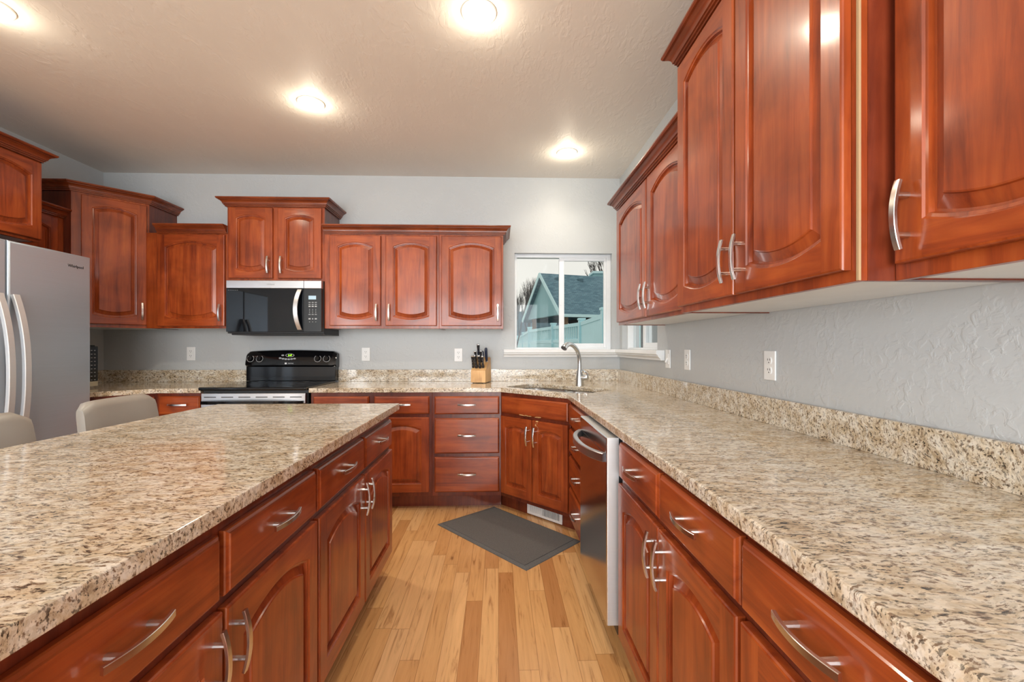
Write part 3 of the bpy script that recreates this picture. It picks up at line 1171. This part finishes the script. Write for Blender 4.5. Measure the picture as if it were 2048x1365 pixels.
def fridge():
    # local x left to right when facing it (towards +y), front at y=0
    wd, ht = 0.946, 1.775
    root = thing('refrigerator', (-2.60, 1.928, 0), 90, 'stainless side-by-side refrigerator with two bowed handles', 'refrigerator')
    b = MB(); b.box((.004, .078, .03), (wd - .004, .765, ht - .012), M['fridge_side'], .004); b.build('cabinet_body', root)
    b = MB(); b.box((.02, .05, .0), (wd - .02, .70, .03), M['black_m']); b.build('base_grille', root)
    sp = .470
    for x0, x1 in ((0, sp - .003), (sp + .003, wd)):
        b = MB(); rounded_panel(b, x0, x1, .055, ht, 0, .072, .012, M['steel_fridge']); d = b.build('door', root)
        hx = sp - .045 if x0 == 0 else sp + .032
        pts = []
        n = 18
        for k in range(n + 1):
            u = -1 + 2 * k / n
            pts.append((hx, -.006 - .062 * (1 - abs(u) ** 2.4), 1.055 + u * .43))
        h = MB(); h.bar(pts, .034, .020, (1, 0, 0), M['steel_side']); h.build('handle', d)
    b = MB(); b.box((.05, .09, ht - .012), (.16, .16, ht + .006), M['fridge_side'], .003); b.build('hinge_cover', root)
    b = MB(); b.box((wd - .16, .09, ht - .012), (wd - .05, .16, ht + .006), M['fridge_side'], .003); b.build('hinge_cover', root)
    text('logo_lettering', 'Whirlpool', .024, M['black_m'], root, (.846, -.0006, 1.700), (R(90), 0, 0))


fridge()


def microwave():
    x0, x1 = -2.139, -1.385
    wd = x1 - x0
    root = thing('microwave_oven', (x0, 3.474, 1.300), 0, 'black over-range microwave with stainless top band and curved handle', 'microwave')
    z = lambda v: v - 1.300
    b = MB(); b.box((.002, .045, z(1.312)), (wd - .002, .376, z(1.7265)), M['black_m'], .003); b.build('body', root)
    b = MB(); b.box((.03, .05, 0), (wd + .0, .374, z(1.314)), M['black_m'], .004); b.build('vent_base', root)
    dx = wd - .142
    b = MB()
    b.box((0.018, 0, z(1.664)), (dx, .045, z(1.7255)), M['steel'], .003)
    b.build('stainless_band', root)
    b = MB(); b.box((dx + .0015, 0, z(1.664)), (wd - .004, .045, z(1.7255)), M['steel'], .003); b.build('stainless_band', root)
    b = MB(); b.box((0.018, 0, z(1.324)), (dx, .045, z(1.6635)), M['blackglass'], .002); d = b.build('door', root)
    b = MB()
    for k in range(6):
        b.box((.035 + .0135 * k, -.0006, z(1.648)), (.041 + .0135 * k, .001, z(1.650)), M['print'])
    b.build('vent_marks', d, 0)
    pts = []
    for k in range(15):
        u = -1 + 2 * k / 14
        pts.append((dx - .022 - .022 * (1 - u * u), -.012 - .030 * (1 - u * u), z(1.497) + u * .156))
    h = MB(); h.bar(pts, .034, .010, (1, 0, 0), M['steel']); h.build('handle', d)
    b = MB(); b.box((dx + .0015, 0, z(1.324)), (wd - .004, .045, z(1.6635)), M['panelgrey'], .002); p = b.build('control_panel', root)
    b = MB(); b.box((dx + .040, -.0008, z(1.578)), (dx + .098, .002, z(1.607)), M['blue_lcd']); b.build('display', p, 0)
    b = MB()
    for r_, rz in enumerate((1.555, 1.540, 1.524, 1.500, 1.487, 1.474, 1.460, 1.426, 1.402)):
        for c in range(3):
            cx = dx + .048 + c * .024
            w2 = .008 if r_ in (0, 1, 2, 6, 7) else .0025
            h2 = .005 if r_ in (2, 7) else .0022
            if r_ == 7 and c == 1: w2 = .004
            b.box((cx - w2, -.0006, z(rz) - h2), (cx + w2, .001, z(rz) + h2), M['print'])
    b.build('keypad', p, 0)
    text('logo_lettering', 'Whirlpool', .014, M['print'], root, (.36, -.0006, z(1.695)), (R(90), 0, 0), .0004)


microwave()


def kitchen_range():
    x0, x1 = -2.140, -1.384
    wd = x1 - x0
    yf = 3.196
    root = thing('kitchen_range', (x0, yf, 0), 0, 'black electric range with stainless oven front and curved backguard', 'range')
    dp = YB - .004 - yf
    b = MB(); b.box((.004, .045, .06), (wd - .004, dp - .03, .895), M['black_m']); b.build('body', root, 0)
    b = MB(); b.box((-.0, -.012, .893), (wd, dp - .085, .9165), M['black'], .006); ck = b.build('cooktop', root)
    ring = plain('burner_mark', (0.045, 0.045, 0.048), .12)
    for cx, cy, r in ((.19, .16, .095), (.56, .16, .115), (.19, .42, .115), (.56, .42, .095)):
        b = MB(); b.lathe([(r - .004, .9166), (r - .004, .9169), (r, .9169), (r, .9166)], ring, 40, (cx, cy)); b.build('burner_ring', ck)
    # oven front
    b = MB(); b.box((.012, .002, .798), (wd - .008, .05, .872), M['steel'], .003); pn = b.build('vent_trim', root)
    b = MB()
    for k in range(6):
        cx = .075 + k * (wd - .15) / 5
        b.box((cx - .042, .001, .842), (cx + .042, .004, .848), M['slot'])
    b.build('vent_slots', pn, 0)
    b = MB(); b.box((.012, .0, .235), (wd - .008, .05, .795), M['steel'], .003); od = b.build('oven_door', root)
    b = MB(); b.box((.12, -.002, .36), (wd - .12, .004, .66), M['blackglass'], .002); b.build('window', od)
    pts = [(.02 + (wd - .045) * k / 14, -.006 - .048 * (1 - abs(-1 + 2 * k / 14) ** 3), .806 + .006 * (1 - (-1 + 2 * k / 14) ** 2)) for k in range(15)]
    h = MB(); h.bar(pts, .024, .016, (0, 0, 1), M['black']); h.build('handle', od)
    b = MB(); b.box((.012, .0, .075), (wd - .008, .05, .228), M['steel'], .003); b.build('storage_drawer', root)
    # backguard
    yb = dp - .088
    b = MB(); b.box((.006, yb + .008, .9167), (wd - .004, dp, 1.045), M['black'], .004); b.build('back_riser', root)
    prof = [(.030, 1.030), (.006, 1.036), (-.008, 1.050), (-.004, 1.072), (.014, 1.150), (.026, 1.164), (.060, 1.168)]
    loops = []
    n = 24
    for k in range(n + 1):
        u = -1 + 2 * k / n
        x = wd * k / n
        lift = .012 * (1 - u * u)
        edge = max(0, abs(u) - .93) / .07
        loops.append([(x, yb + y + .012 * edge, z + lift * (z - 1.03) / .138 - (.018 * edge ** 2) * (1 if z > 1.1 else -.3)) for y, z in prof] +
                     [(x, dp, 1.160 + lift - .018 * edge ** 2), (x, dp, 1.030)])
    b = MB(); b.grid(loops, M['black'], True, True, True); bg_ = b.build('backguard', root, 50)

    def face_y(z):
        zz = 1.03 + (z - 1.03) / (1 + .010 / .138)
        for (ya, za), (yc, zc) in zip(prof, prof[1:]):
            if za <= zz <= zc:
                return yb + ya + (yc - ya) * (zz - za) / (zc - za) - .0005
        return yb
    tilt = (R(90 - 13), 0, 0)
    for cx in (.046, .121, .606, .681):
        kx, kz = cx, 1.106
        k = put('knob', None, root, (kx, face_y(kz) - .001, kz), tilt)
        b = MB(); b.lathe([(0, .0205), (.017, .020), (.019, .016), (.020, .003), (.020, 0)], M['black'], 24)
        b.box((-.004, -.018, .016), (.004, .018, .027), M['black'], .002)
        k.data = None
        bpy.data.objects.remove(k)
        k = b.build('knob', root); k.location = (kx, face_y(kz) - .001, kz); k.rotation_euler = tilt
        s = MB()
        arcs = []
        for j in range(27):
            a = R(-235 + 290 * j / 26)
            arcs.append((.028 * math.cos(a), .028 * math.sin(a), .0012))
        s.tube(arcs, .0011, M['print_w'], 6)
        s.build('dial_mark', k)
    # display cluster
    def lens(w_, h_, mat, nm, cx, cz, th, par=root):
        b = MB()
        lp = []
        for sc_, y in ((1, 0), (1, th)):
            lp.append([(w_ * sc_ * math.cos(2 * math.pi * j / 28), h_ * sc_ * math.sin(2 * math.pi * j / 28), y) for j in range(28)])
        b.grid(lp, mat, True, True, True)
        o = b.build(nm, par); o.location = (cx, face_y(cz) - .0005, cz); o.rotation_euler = tilt
        return o
    lens(.036, .0145, M['print_w'], 'display_bezel', .372, 1.134, .0035)
    lens(.033, .0125, M['blackglass'], 'display', .372, 1.134, .0042)
    o = text('clock_digits', '2:47', .019, M['green_led'], root, (.374, face_y(1.134) - .0055, 1.134), tilt, .0004)
    for k, (cx, cz) in enumerate([(.312, 1.134), (.293, 1.110), (.317, 1.105), (.341, 1.102), (.365, 1.101), (.389, 1.103), (.413, 1.106)]):
        lens(.0115, .0068, M['print'], 'button', cx, cz, .002)
    o = text('logo_lettering', 'MAYTAG', .011, M['print_w'], root, (.385, face_y(1.066) - .002, 1.066), (R(90 - 10), 0, 0), .0004)
    b = MB(); b.box((.335, face_y(1.066) - .003, 1.059), (.352, face_y(1.066) + .002, 1.073), M['print_w'], .001); b.build('logo_emblem', root)


kitchen_range()


def dishwasher():
    root = thing('dishwasher', (0.412, 2.196, 0), -90, 'stainless dishwasher with bowed bar handle under the right worktop', 'dishwasher')
    wd = .536
    b = MB(); b.box((.006, .045, .10), (wd - .006, .60, CT - .036), M['black_m']); b.build('tub', root, 0)
    b = MB(); b.box((.0, .11, 0), (wd, .55, .10), M['black_m']); b.build('toe_kick', root, 0)
    b = MB(); rounded_panel(b, 0, wd, .140, .858, 0, .048, .006, M['steel_dw'], M['steel_side']); d = b.build('door', root)
    pts = []
    for k in range(19):
        u = -1 + 2 * k / 18
        pts.append((wd / 2 + u * (wd / 2 - .022), -.002 - .058 * (1 - abs(u) ** 2.6), .778))
    h = MB(); h.bar(pts, .034, .022, (0, 0, 1), M['steel']); h.build('handle', d)
    b = MB(); b.box((.02, -.0008, .792), (wd - .02, .001, .7935), M['slot']); b.build('panel_seam', d, 0)


dishwasher()


def counter_microwave():
    # front faces +x on the left corner worktop, mostly behind the refrigerator
    root = thing('countertop_microwave', (-2.975, 2.95, CT), 90, 'black countertop microwave in the left corner behind the refrigerator edge', 'microwave')
    wd = .395
    b = MB(); b.box((0, .02, .012), (wd, .36, .315), M['black_m'], .004); b.build('body', root)
    for x in (.04, wd - .04):
        for y in (.05, .31):
            f = MB(); f.cyl((x, y, 0), (x, y, .013), .012, .012, M['black_m'], 12); f.build('foot', root)
    b = MB(); b.box((0, 0, .048), (wd - .10, .02, .305), M['blackglass'], .002); b.build('door', root)
    b = MB(); b.box((wd - .099, 0, .048), (wd, .02, .305), M['black'], .002); p = b.build('control_panel', root)
    b = MB(); b.box((0, 0, .012), (wd, .02, .047), M['maple_strip'], .002); b.build('trim_strip', root)
    b = MB()
    for r_ in range(9):
        for c in range(3):
            z = .275 - r_ * .027
            cx = wd - .078 + c * .026
            b.box((cx - .006, -.0007, z - .002), (cx + .006, .001, z + .002), M['print'])
    b.build('keypad', p, 0)


M['maple_strip'] = plain('beige_trim', (0.52, 0.47, 0.34), .4)
counter_microwave()


# ------------------------------------------------------------------ small things
def plate(loc, rz, label, switch=False, group=None):
    root = thing('light_switch' if switch else 'wall_outlet', loc, rz, label, 'switch' if switch else 'outlet', group)
    b = MB(); b.box((-.036, -.006, -.058), (.036, 0, .058), M['white'], .003); b.build('cover_plate', root)
    if switch:
        b = MB(); b.box((-.0165, -.0085, -.034), (.0165, -.005, .034), M['white'], .0015); b.build('rocker_frame', root)
        b = MB(); b.bar([(0, -.008, .006), (0, -.016, -.012), (0, -.019, -.022)], .012, .007, (1, 0, 0), M['white']); b.build('lever', root)
    else:
        for s in (-1, 1):
            b = MB()
            b.grid([[(x, -.0055, s * .0195 + z) for x, z in [(.0165 * math.cos(2 * math.pi * j / 20), max(-.0135, min(.0135, .0165 * math.sin(2 * math.pi * j / 20)))) for j in range(20)]],
                    [(x, -.0085, s * .0195 + z) for x, z in [(.0165 * math.cos(2 * math.pi * j / 20), max(-.0135, min(.0135, .0165 * math.sin(2 * math.pi * j / 20)))) for j in range(20)]]], M['white'], True, True, True)
            f = b.build('socket', root)
            h = MB()
            for x in (-.0065, .0065):
                h.box((x - .0013, -.0088, s * .0195 + .000), (x + .0013, -.008, s * .0195 + .008), M['slot'])
            h.box((-.0022, -.0088, s * .0195 - .010), (.0022, -.008, s * .0195 - .0055), M['slot'])
            h.build('slots', f, 0)
    return root


G = 'white double outlets'
plate((-2.645, YB - .0005, 1.147), 0, 'white outlet on the back wall left of the range', group=G)
plate((-1.155, YB - .0005, 1.141), 0, 'white outlet on the back wall just right of the range', group=G)
plate((-0.351, YB - .0005, 1.135), 0, 'white outlet on the back wall beside the knife block', group=G)
plate((XR - .0005, 2.735, 1.130), -90, 'white dimmer switch on the right wall by the window sill end', True)
plate((XR - .0005, 2.452, 1.133), -90, 'white outlet on the right wall next to the dimmer switch', group=G)
plate((XR - .0005, 1.695, 1.133), -90, 'white outlet standing alone on the right wall, largest in view', group=G)


def knife_block():
    root = thing('knife_block', (-0.146, 3.712, CT), -13, 'pale wooden knife block filled with black knives', 'knife block')
    prof = [(-.098, .006), (-.098, .106), (-.090, .110), (.060, .212), (.078, .206), (.098, .006)]
    b = MB()
    b.grid([[(x, y, z) for y, z in prof] for x in (-.062, -.058, .034)], M['maple'], True, True, True)
    b.build('block_body', root, 20)
    b = MB(); b.grid([[(x, y, z) for y, z in prof] for x in (.0345, .062)], M['maple'], True, True, True); b.build('side_slab', root, 20)
    for x in (-.045, .045):
        for y in (-.08, .08):
            f = MB(); f.cyl((x, y, 0), (x, y, .0065), .007, .007, M['black_m'], 10); f.build('foot', root)
    # knives: (x across, t up the slope, length, width, lean, end cap)
    T0, T1 = Vector((0, -.090, .110)), Vector((0, .060, .212))
    sl = (T1 - T0).normalized()
    nrm = Vector((0, -sl.z, sl.y))
    rot = Matrix.Rotation(R(-13), 3, 'Z')
    gp = 'knives in the block'
    spec = [(-.050, .030, .098, .018, .0, 'short black riveted knife at the front left of the block'),
            (-.020, .028, .102, .025, -.10, 'thick black knife second from left in the front row of the block'),
            (.010, .026, .102, .022, -.03, 'black riveted knife third in the front row of the block'),
            (.035, .030, .094, .018, .0, 'slim black riveted knife at the front right of the block'),
            (-.044, .108, .090, .018, .0, 'short black knife behind the front left one in the block'),
            (-.028, .142, .132, .022, .05, 'tallest black knife standing up at the back of the block'),
            (.004, .110, .092, .019, .0, 'black knife with steel cap in the middle back of the block')]
    for i, (x, t, ln, wd, lean, lb) in enumerate(spec):
        k = MB()
        sec = []
        for q, u in enumerate((0, .1, .35, .65, .9, 1.0)):
            ww = wd * (0.85 + .15 * math.sin(q * 1.7)) / 2
            sec.append([(x_ * ww, y_ * wd * .85, u * ln) for x_, y_ in ((-1, -.5), (-.6, -.62), (.6, -.62), (1, -.5), (1, .5), (.6, .62), (-.6, .62), (-1, .5))])
        k.grid(sec, M['knifeblack'], True, True, True)
        o = k.build('kitchen_knife')
        base = T0 + sl * t + Vector((x, 0, 0)) + nrm * .003
        p = rot @ base
        o.location = (root.location.x + p.x, root.location.y + p.y, root.location.z + p.z)
        ax = Vector((lean, nrm.y * .55, nrm.z)).normalized()
        z = rot @ ax
        xx = rot @ Vector((1, 0, 0))
        yy = z.cross(xx).normalized(); xx = yy.cross(z)
        o.rotation_euler = Matrix((xx, yy, z)).transposed().to_euler()
        tag(o, lb, 'knife', gp)
        c = MB(); c.box((-wd * .5, -wd * .5, ln - .001), (wd * .5, wd * .5, ln + .010), M['chrome'], .003); c.build('end_cap', o)
        rv = MB()
        for u in (.25, .5, .75):
            rv.cyl((0, -wd * .535, ln * u), (0, -wd * .50, ln * u), .0024, .0024, M['chrome'], 8)
        rv.build('rivets', o)
    # honing steel
    h = MB(); h.tube([(0, 0, 0), (0, 0, .022), (0, 0, .092), (0, 0, .114), (0, 0, .122)], [.007, .011, .0125, .012, .006], M['knifeblue'], 14)
    o = h.build('honing_steel')
    p = rot @ (T0 + sl * .115 + Vector((.046, 0, 0)) + nrm * .003)
    o.location = root.location + p
    o.rotation_euler = (R(18), 0, R(-8))
    tag(o, 'round navy handle of the honing steel at the right of the block', 'honing steel')
    c = MB(); c.tube([(0, 0, -.002), (0, 0, .006)], [.013, .013], M['chrome'], 14); c.build('guard', o)
    # kitchen shears, two loops
    s = thing('kitchen_shears', (0, 0, 0), 0, 'black kitchen shears slanting between the knives of the block', 'scissors')
    p = rot @ (T0 + sl * .120 + Vector((.010, 0, 0)) + nrm * .003)
    s.location = root.location + p
    s.rotation_euler = (R(22), R(-10), R(-10))
    for sg in (-1, 1):
        lp = [(sg * .004, 0, 0), (sg * .010, 0, .030), (sg * .022, 0, .055), (sg * .024, 0, .085), (sg * .012, 0, .098), (sg * .003, 0, .080), (sg * .004, 0, .045)]
        q = MB(); q.tube(lp, .0052, M['knifeblue'], 8); q.build('handle_loop', s)


knife_block()


def floor_mat_obj():
    pts = [Vector((-.413, 2.976)), Vector((-.034, 3.290)), Vector((.507, 2.690)), Vector((.150, 2.348))]
    c = sum(pts, Vector((0, 0))) / 4
    root = thing('kitchen_mat', (c.x, c.y, 0), -48, 'dark grey anti-fatigue mat lying on the floor before the sink', 'mat')
    inv = Matrix.Rotation(R(48), 2)
    q = [inv @ (p - c) for p in pts]
    nrm = 0

    def ins(d):
        out = []
        for i, p in enumerate(q):
            dirn = (-p).normalized()
            out.append(p + dirn * d * 1.35)
        return out
    b = MB()
    b.grid([[(*p, .001) for p in q], [(*p, .006) for p in ins(.002)], [(*p, .011) for p in ins(.028)]], M['mat'], True, True, False)
    b.build('bevelled_border', root, 0)
    b = MB(); b.prism([tuple(p) for p in ins(.030)], .010, .0125, M['mat']); b.build('cushion', root, 0)


floor_mat_obj()


# ------------------------------------------------------------------ bar stools
def stool(x, y, rz, label):
    """front of the seat faces local +x"""
    root = thing('bar_stool', (x, y, 0), rz, label, 'bar stool', 'bar stools at the island')
    b = MB()
    n = 9
    loops = []
    # backrest, slightly curved and leaning back, full cushion with rounded edge
    W2 = .225
    for k in range(n + 1):
        u = -1 + 2 * k / n
        yy = u * W2
        row = []
        cur = -.018 * (1 - u * u)
        r_ = 0.055 * max(0, abs(u) - .72) / .28
        zt = .978 - (r_ ** 2) * 9
        th = .030 if abs(u) < .98 else .016
        for f, z in ((th, .60), (th, .80), (th, zt - .03), (th * .8, zt - .008), (0, zt), (-th * .8, zt - .008), (-th, zt - .03), (-th, .80), (-th, .60)):
            lean = -(z - .62) * .14
            row.append((cur + f + lean, yy * (1 - .09 * (z - .6) / .38), z))
        loops.append(row)
    b.grid(loops, M['leather'], True, True, True)
    b.build('backrest', root, 60)
    s = MB()
    for k in range(2):
        pass
    s.tube([(.032 - (z - .62) * .14 - .018 * (1 - (yy / W2) ** 2), yy * .93, z) for yy, z in [(-W2 + W2 * 2 * j / 12, .80) for j in range(13)]], .0022, M['leather'], 6)
    s.build('seam', root)
    b = MB(); b.box((-.02, -.22, .58), (.40, .22, .66), M['leather'], .025); b.build('seat', root)
    for sx, sy in ((.0, -.18), (.0, .18), (.36, -.18), (.36, .18)):
        l = MB(); l.tube([(sx, sy, .585), (sx + (.02 if sx > .1 else -.02), sy * 1.08, 0.0)], [.016, .012], M['stoolleg'], 12); l.build('leg', root)
    for y2 in (-.186, .186):
        f = MB(); f.tube([(-.012, y2, .22), (.372, y2, .22)], .008, M['stoolleg'], 10); f.build('stretcher', root)
    f = MB(); f.tube([(.372, -.186, .24), (.372, .186, .24)], .009, M['stoolleg'], 10); f.build('footrest', root)


stool(-1.675, 2.045, 4, 'taupe leather bar stool in front of the refrigerator edge, fuller in view')
stool(-1.655, 1.435, 2, 'taupe leather bar stool nearest the camera, cut by the left border')


# ------------------------------------------------------------------ recessed lights
def can(x, y, label, watt=48):
    root = thing('recessed_light', (x, y, CEIL), 0, label, 'ceiling light', 'recessed ceiling lights')
    b = MB(); b.lathe([(.079, -.0005), (.079, -.004), (.075, -.007), (.066, -.007), (.0625, -.006), (.0625, -.0005)], M['lens_off'], 40); b.build('trim_ring', root)
    b = MB(); b.lathe([(.0625, -.0058), (.045, -.0078), (.02, -.009), (0.0001, -.0092)], M['lamp'], 40); b.build('lens', root)
    light('halo_lamp', 'POINT', (x, y, CEIL - .055), (0, 0, 0), 2.4, (1.0, 0.88, 0.68), shadow_soft_size=.05)  # extra point lamp below the lens, added to make a halo on the ceiling
    light('downlight', 'SPOT', (x, y, CEIL - .012), (0, 0, 0), watt, (1.0, 0.88, 0.70), shadow_soft_size=.055, spot_size=R(150), spot_blend=0.9)


can(-.087, 1.955, 'recessed ceiling light nearest the top centre of the photo')
can(-1.147, 2.714, 'recessed ceiling light above the range side of the island')
can(.526, 3.344, 'recessed ceiling light above the corner sink', 30)
can(-2.225, 1.985, 'recessed ceiling light cut off at the top left corner')


# ------------------------------------------------------------------ outside the window
def outside():
    b = MB(); b.box((-14, YB + .16, -.42), (30, 45, -.35), M['ground']); tag(b.build('ground', smooth=0), kind='structure')
    # neighbour's house with steep gable
    Nn, F, AP = Vector((1.94, 13.0)), Vector((1.06, 15.9)), Vector((1.50, 14.45))
    rd = Vector((.957, .29)).normalized()
    ez, az = 2.19, 3.64
    LEN = 9.0
    root = thing('neighbour_house', (AP.x, AP.y, -.35), 0, 'grey shingled neighbour house with steep gable behind the fence', 'house')

    def P3(p, z):
        return (p.x - AP.x, p.y - AP.y, z + .35)
    gb = Vector((Nn.x, Nn.y)) - Vector((F.x, F.y))
    gd = gb.normalized()

    def roof(a, ap, nm):
        me = bpy.data.meshes.new(nm)
        top0, top1 = P3(ap - rd * .12, az), P3(ap + rd * LEN, az)
        lo0, lo1 = P3(a - rd * .12, ez - .02), P3(a + rd * LEN, ez - .02)
        t = .08
        v = [lo0, lo1, top1, top0] + [(x, y, z - t) for x, y, z in (lo0, lo1, top1, top0)]
        f = [(0, 1, 2, 3), (7, 6, 5, 4), (0, 4, 5, 1), (1, 5, 6, 2), (2, 6, 7, 3), (3, 7, 4, 0)]
        me.from_pydata(v, [], f)
        uv = me.uv_layers.new(name='UVMap')
        sl = (Vector(top0) - Vector(lo0)).length
        uvs = [(0, 0), (LEN, 0), (LEN, sl), (0, sl)]
        for p in me.polygons:
            for li, vi in zip(p.loop_indices, p.vertices):
                uv.data[li].uv = uvs[vi % 4]
        me.materials.append(M['shingles'])
        return put(nm, me, root)
    roof(Nn + gd * .12, AP, 'roof')
    roof(F - gd * .12, AP, 'roof')
    g = MB()
    g.grid([[P3(Nn, ez), P3(F, ez), P3(AP, az - .05)], [P3(Nn + rd * .15, ez), P3(F + rd * .15, ez), P3(AP + rd * .15, az - .05)]], M['shingle_wall'], True, True, True)
    g.build('gable_wall', root, 0)
    for a in (Nn + gd * .12, F - gd * .12):
        m = MB()
        m.bar([P3(a - rd * .16, ez - .06), P3(AP - rd * .16, az - .04)], .03, .15, (rd.x, rd.y, 0), M['fascia'])
        m.build('barge_board', root)
    e = MB(); e.bar([P3(Nn + gd * .16 - rd * .14, ez - .06), P3(Nn + gd * .16 + rd * LEN, ez - .06)], .09, .06, (0, 0, 1), M['fascia']); e.build('gutter', root)
    wl = MB()
    i0, i1 = Nn + rd * 1.5 - gd * .3, F + rd * 1.5 + gd * .3
    wl.prism([(p.x - AP.x, p.y - AP.y) for p in (i0, i1, i1 + rd * 6, i0 + rd * 6)], 0, ez + .34, M['porch'])
    wl.build('wall', root, 0)
    for p in (Nn + rd * .12 - gd * .12, F + rd * .12 + gd * .35):
        q = MB(); q.box((p.x - AP.x - .07, p.y - AP.y - .07, 0), (p.x - AP.x + .07, p.y - AP.y + .07, ez + .35), M['post_wood']); q.build('porch_post', root, 0)
    ch = AP + rd * 2.4 + Vector((.1, .6))
    c = MB(); c.box((ch.x - AP.x - .5, ch.y - AP.y - .3, 3.6), (ch.x - AP.x + .5, ch.y - AP.y + .3, 4.16), M['shingle_wall'])
    c.box((ch.x - AP.x - .56, ch.y - AP.y - .36, 4.16), (ch.x - AP.x + .56, ch.y - AP.y + .36, 4.24), M['fascia']); c.build('chimney', root, 0)
    for t in (.42, 1.25):
        p = AP + rd * t - gd * -.14
        q = MB(); q.box((p.x - AP.x - .09, p.y - AP.y - .16, az + .08), (p.x - AP.x + .09, p.y - AP.y - .02, az + .19), M['shingles']); q.build('roof_vent', root, 0)
    # fence
    pts = [Vector((1.62, 5.2)), Vector((1.72, 7.0)), Vector((1.84, 9.65)), Vector((1.46, 11.6)), Vector((1.0, 14.0)), Vector((1.08, 19.0)), Vector((1.10, 25.0))]
    fr = thing('vinyl_fence', (0, 0, -.35), 0, 'pale vinyl fence with slatted top crossing the neighbour yard', 'fence')
    TOP = 2.10
    for i, (a, c_) in enumerate(zip(pts, pts[1:])):
        d = (c_ - a); ln = d.length; u = d / ln; n = Vector((-u.y, u.x))

        def quad(s0, s1, z0, z1, th, b):
            p = [a + u * s0 + n * th, a + u * s1 + n * th, a + u * s1 - n * th, a + u * s0 - n * th]
            b.prism([(q.x, q.y) for q in p], z0, z1, M['fence'])
        solid = i < 2
        pn = MB(); quad(0, ln, .05, TOP - .06 if solid else TOP - .42, .02, pn); pn.build('panel', fr, 0)
        rl = MB()
        for z in ((TOP - .08, TOP), (TOP - .44, TOP - .36), (.02, .12)):
            if solid and z[0] == TOP - .44:
                continue
            quad(0, ln, z[0], z[1], .035, rl)
        rl.build('rail', fr, 0)
        if not solid:
            st = MB()
            k = int(ln / .13)
            for j in range(k):
                quad((j + .5) * ln / k - .025, (j + .5) * ln / k + .025, TOP - .38, TOP - .06, .012, st)
            st.build('slats', fr, 0)
    for p in pts:
        q = MB(); q.box((p.x - .065, p.y - .065, 0), (p.x + .065, p.y + .065, TOP + .05), M['fence']); q.box((p.x - .08, p.y - .08, TOP + .05), (p.x + .08, p.y + .08, TOP + .09), M['fence']); q.build('post', fr, 0)

    def bare_tree(x, y, h, seed, label, spread=.42, depth=6):
        rnd = random.Random(seed)
        b = MB()

        def grow(p, d, ln, r, lv):
            q = p + d * ln
            b.tube([p, (p + q) / 2 + Vector((rnd.uniform(-1, 1), rnd.uniform(-1, 1), 0)) * ln * .06, q], [r, r * .82, r * .62], M['bark'], 4)
            if lv == 0:
                return
            for k in range(3 if lv > 1 else 4):
                a = rnd.uniform(0, 2 * math.pi)
                nd = (d + Vector((math.cos(a), math.sin(a), rnd.uniform(.1, .5))) * rnd.uniform(.35, .75) * spread * 1.3).normalized()
                nd = (nd + Vector((0, 0, .45))).normalized()
                grow(p + d * ln * rnd.uniform(.55, 1.0), nd, ln * rnd.uniform(.62, .8), r * .58, lv - 1)
        grow(Vector((0, 0, 0)), Vector((0, 0, 1)), h * .27, h * .011, depth)
        o = b.build('bare_tree', None, 60)
        o.location = (x, y, -.35)
        tag(o, label, 'tree', 'bare trees outside')
    bare_tree(.82, 20.5, 6.0, 3, 'bare winter tree at the left edge of the window view')
    bare_tree(1.40, 22.0, 6.4, 8, 'bare winter tree touching the left gable of the house')
    bare_tree(5.85, 25.0, 11.0, 12, 'bare tree tips above the roof by the chimney', .6, 4)
    # brambles before the porch
    rnd = random.Random(7)
    b = MB()
    for k in range(70):
        x = rnd.uniform(0, 1); p = Vector((1.42 + .50 * x, 13.0 - 1.0 * x, -.35))
        t = [p]
        d = Vector((rnd.uniform(-.5, .5), rnd.uniform(-.5, .5), 1.0))
        for s in range(7):
            t.append(t[-1] + d * .36)
            d += Vector((rnd.uniform(-.5, .5), rnd.uniform(-.4, .4), -.26))
        b.tube(t, [.012] * 8, M['bramble'], 4)
    o = b.build('bramble_bush', None, 0)
    tag(o, 'tangled leafless shrub canes behind the slatted fence', 'shrub')
    # far house on the left
    hs = thing('distant_house', (1.2, 34, -.35), 0, 'dark grey distant house roof low at the left of the window', 'house')
    m = MB(); m.grid([[(-2.5, -2, 2.0), (-2.5, 2, 2.0), (-2.5, 0, 4.3)], [(3.5, -2, 2.0), (3.5, 2, 2.0), (3.5, 0, 4.3)]], M['shingles'], True, True, True); m.build('roof', hs, 0)
    m = MB(); m.box((-2.2, -1.7, 0), (3.2, 1.7, 2.0), M['shingle_wall']); m.build('wall', hs, 0)


M['bramble'] = plain('pale_canes', (0.33, 0.31, 0.29), .9)
outside()
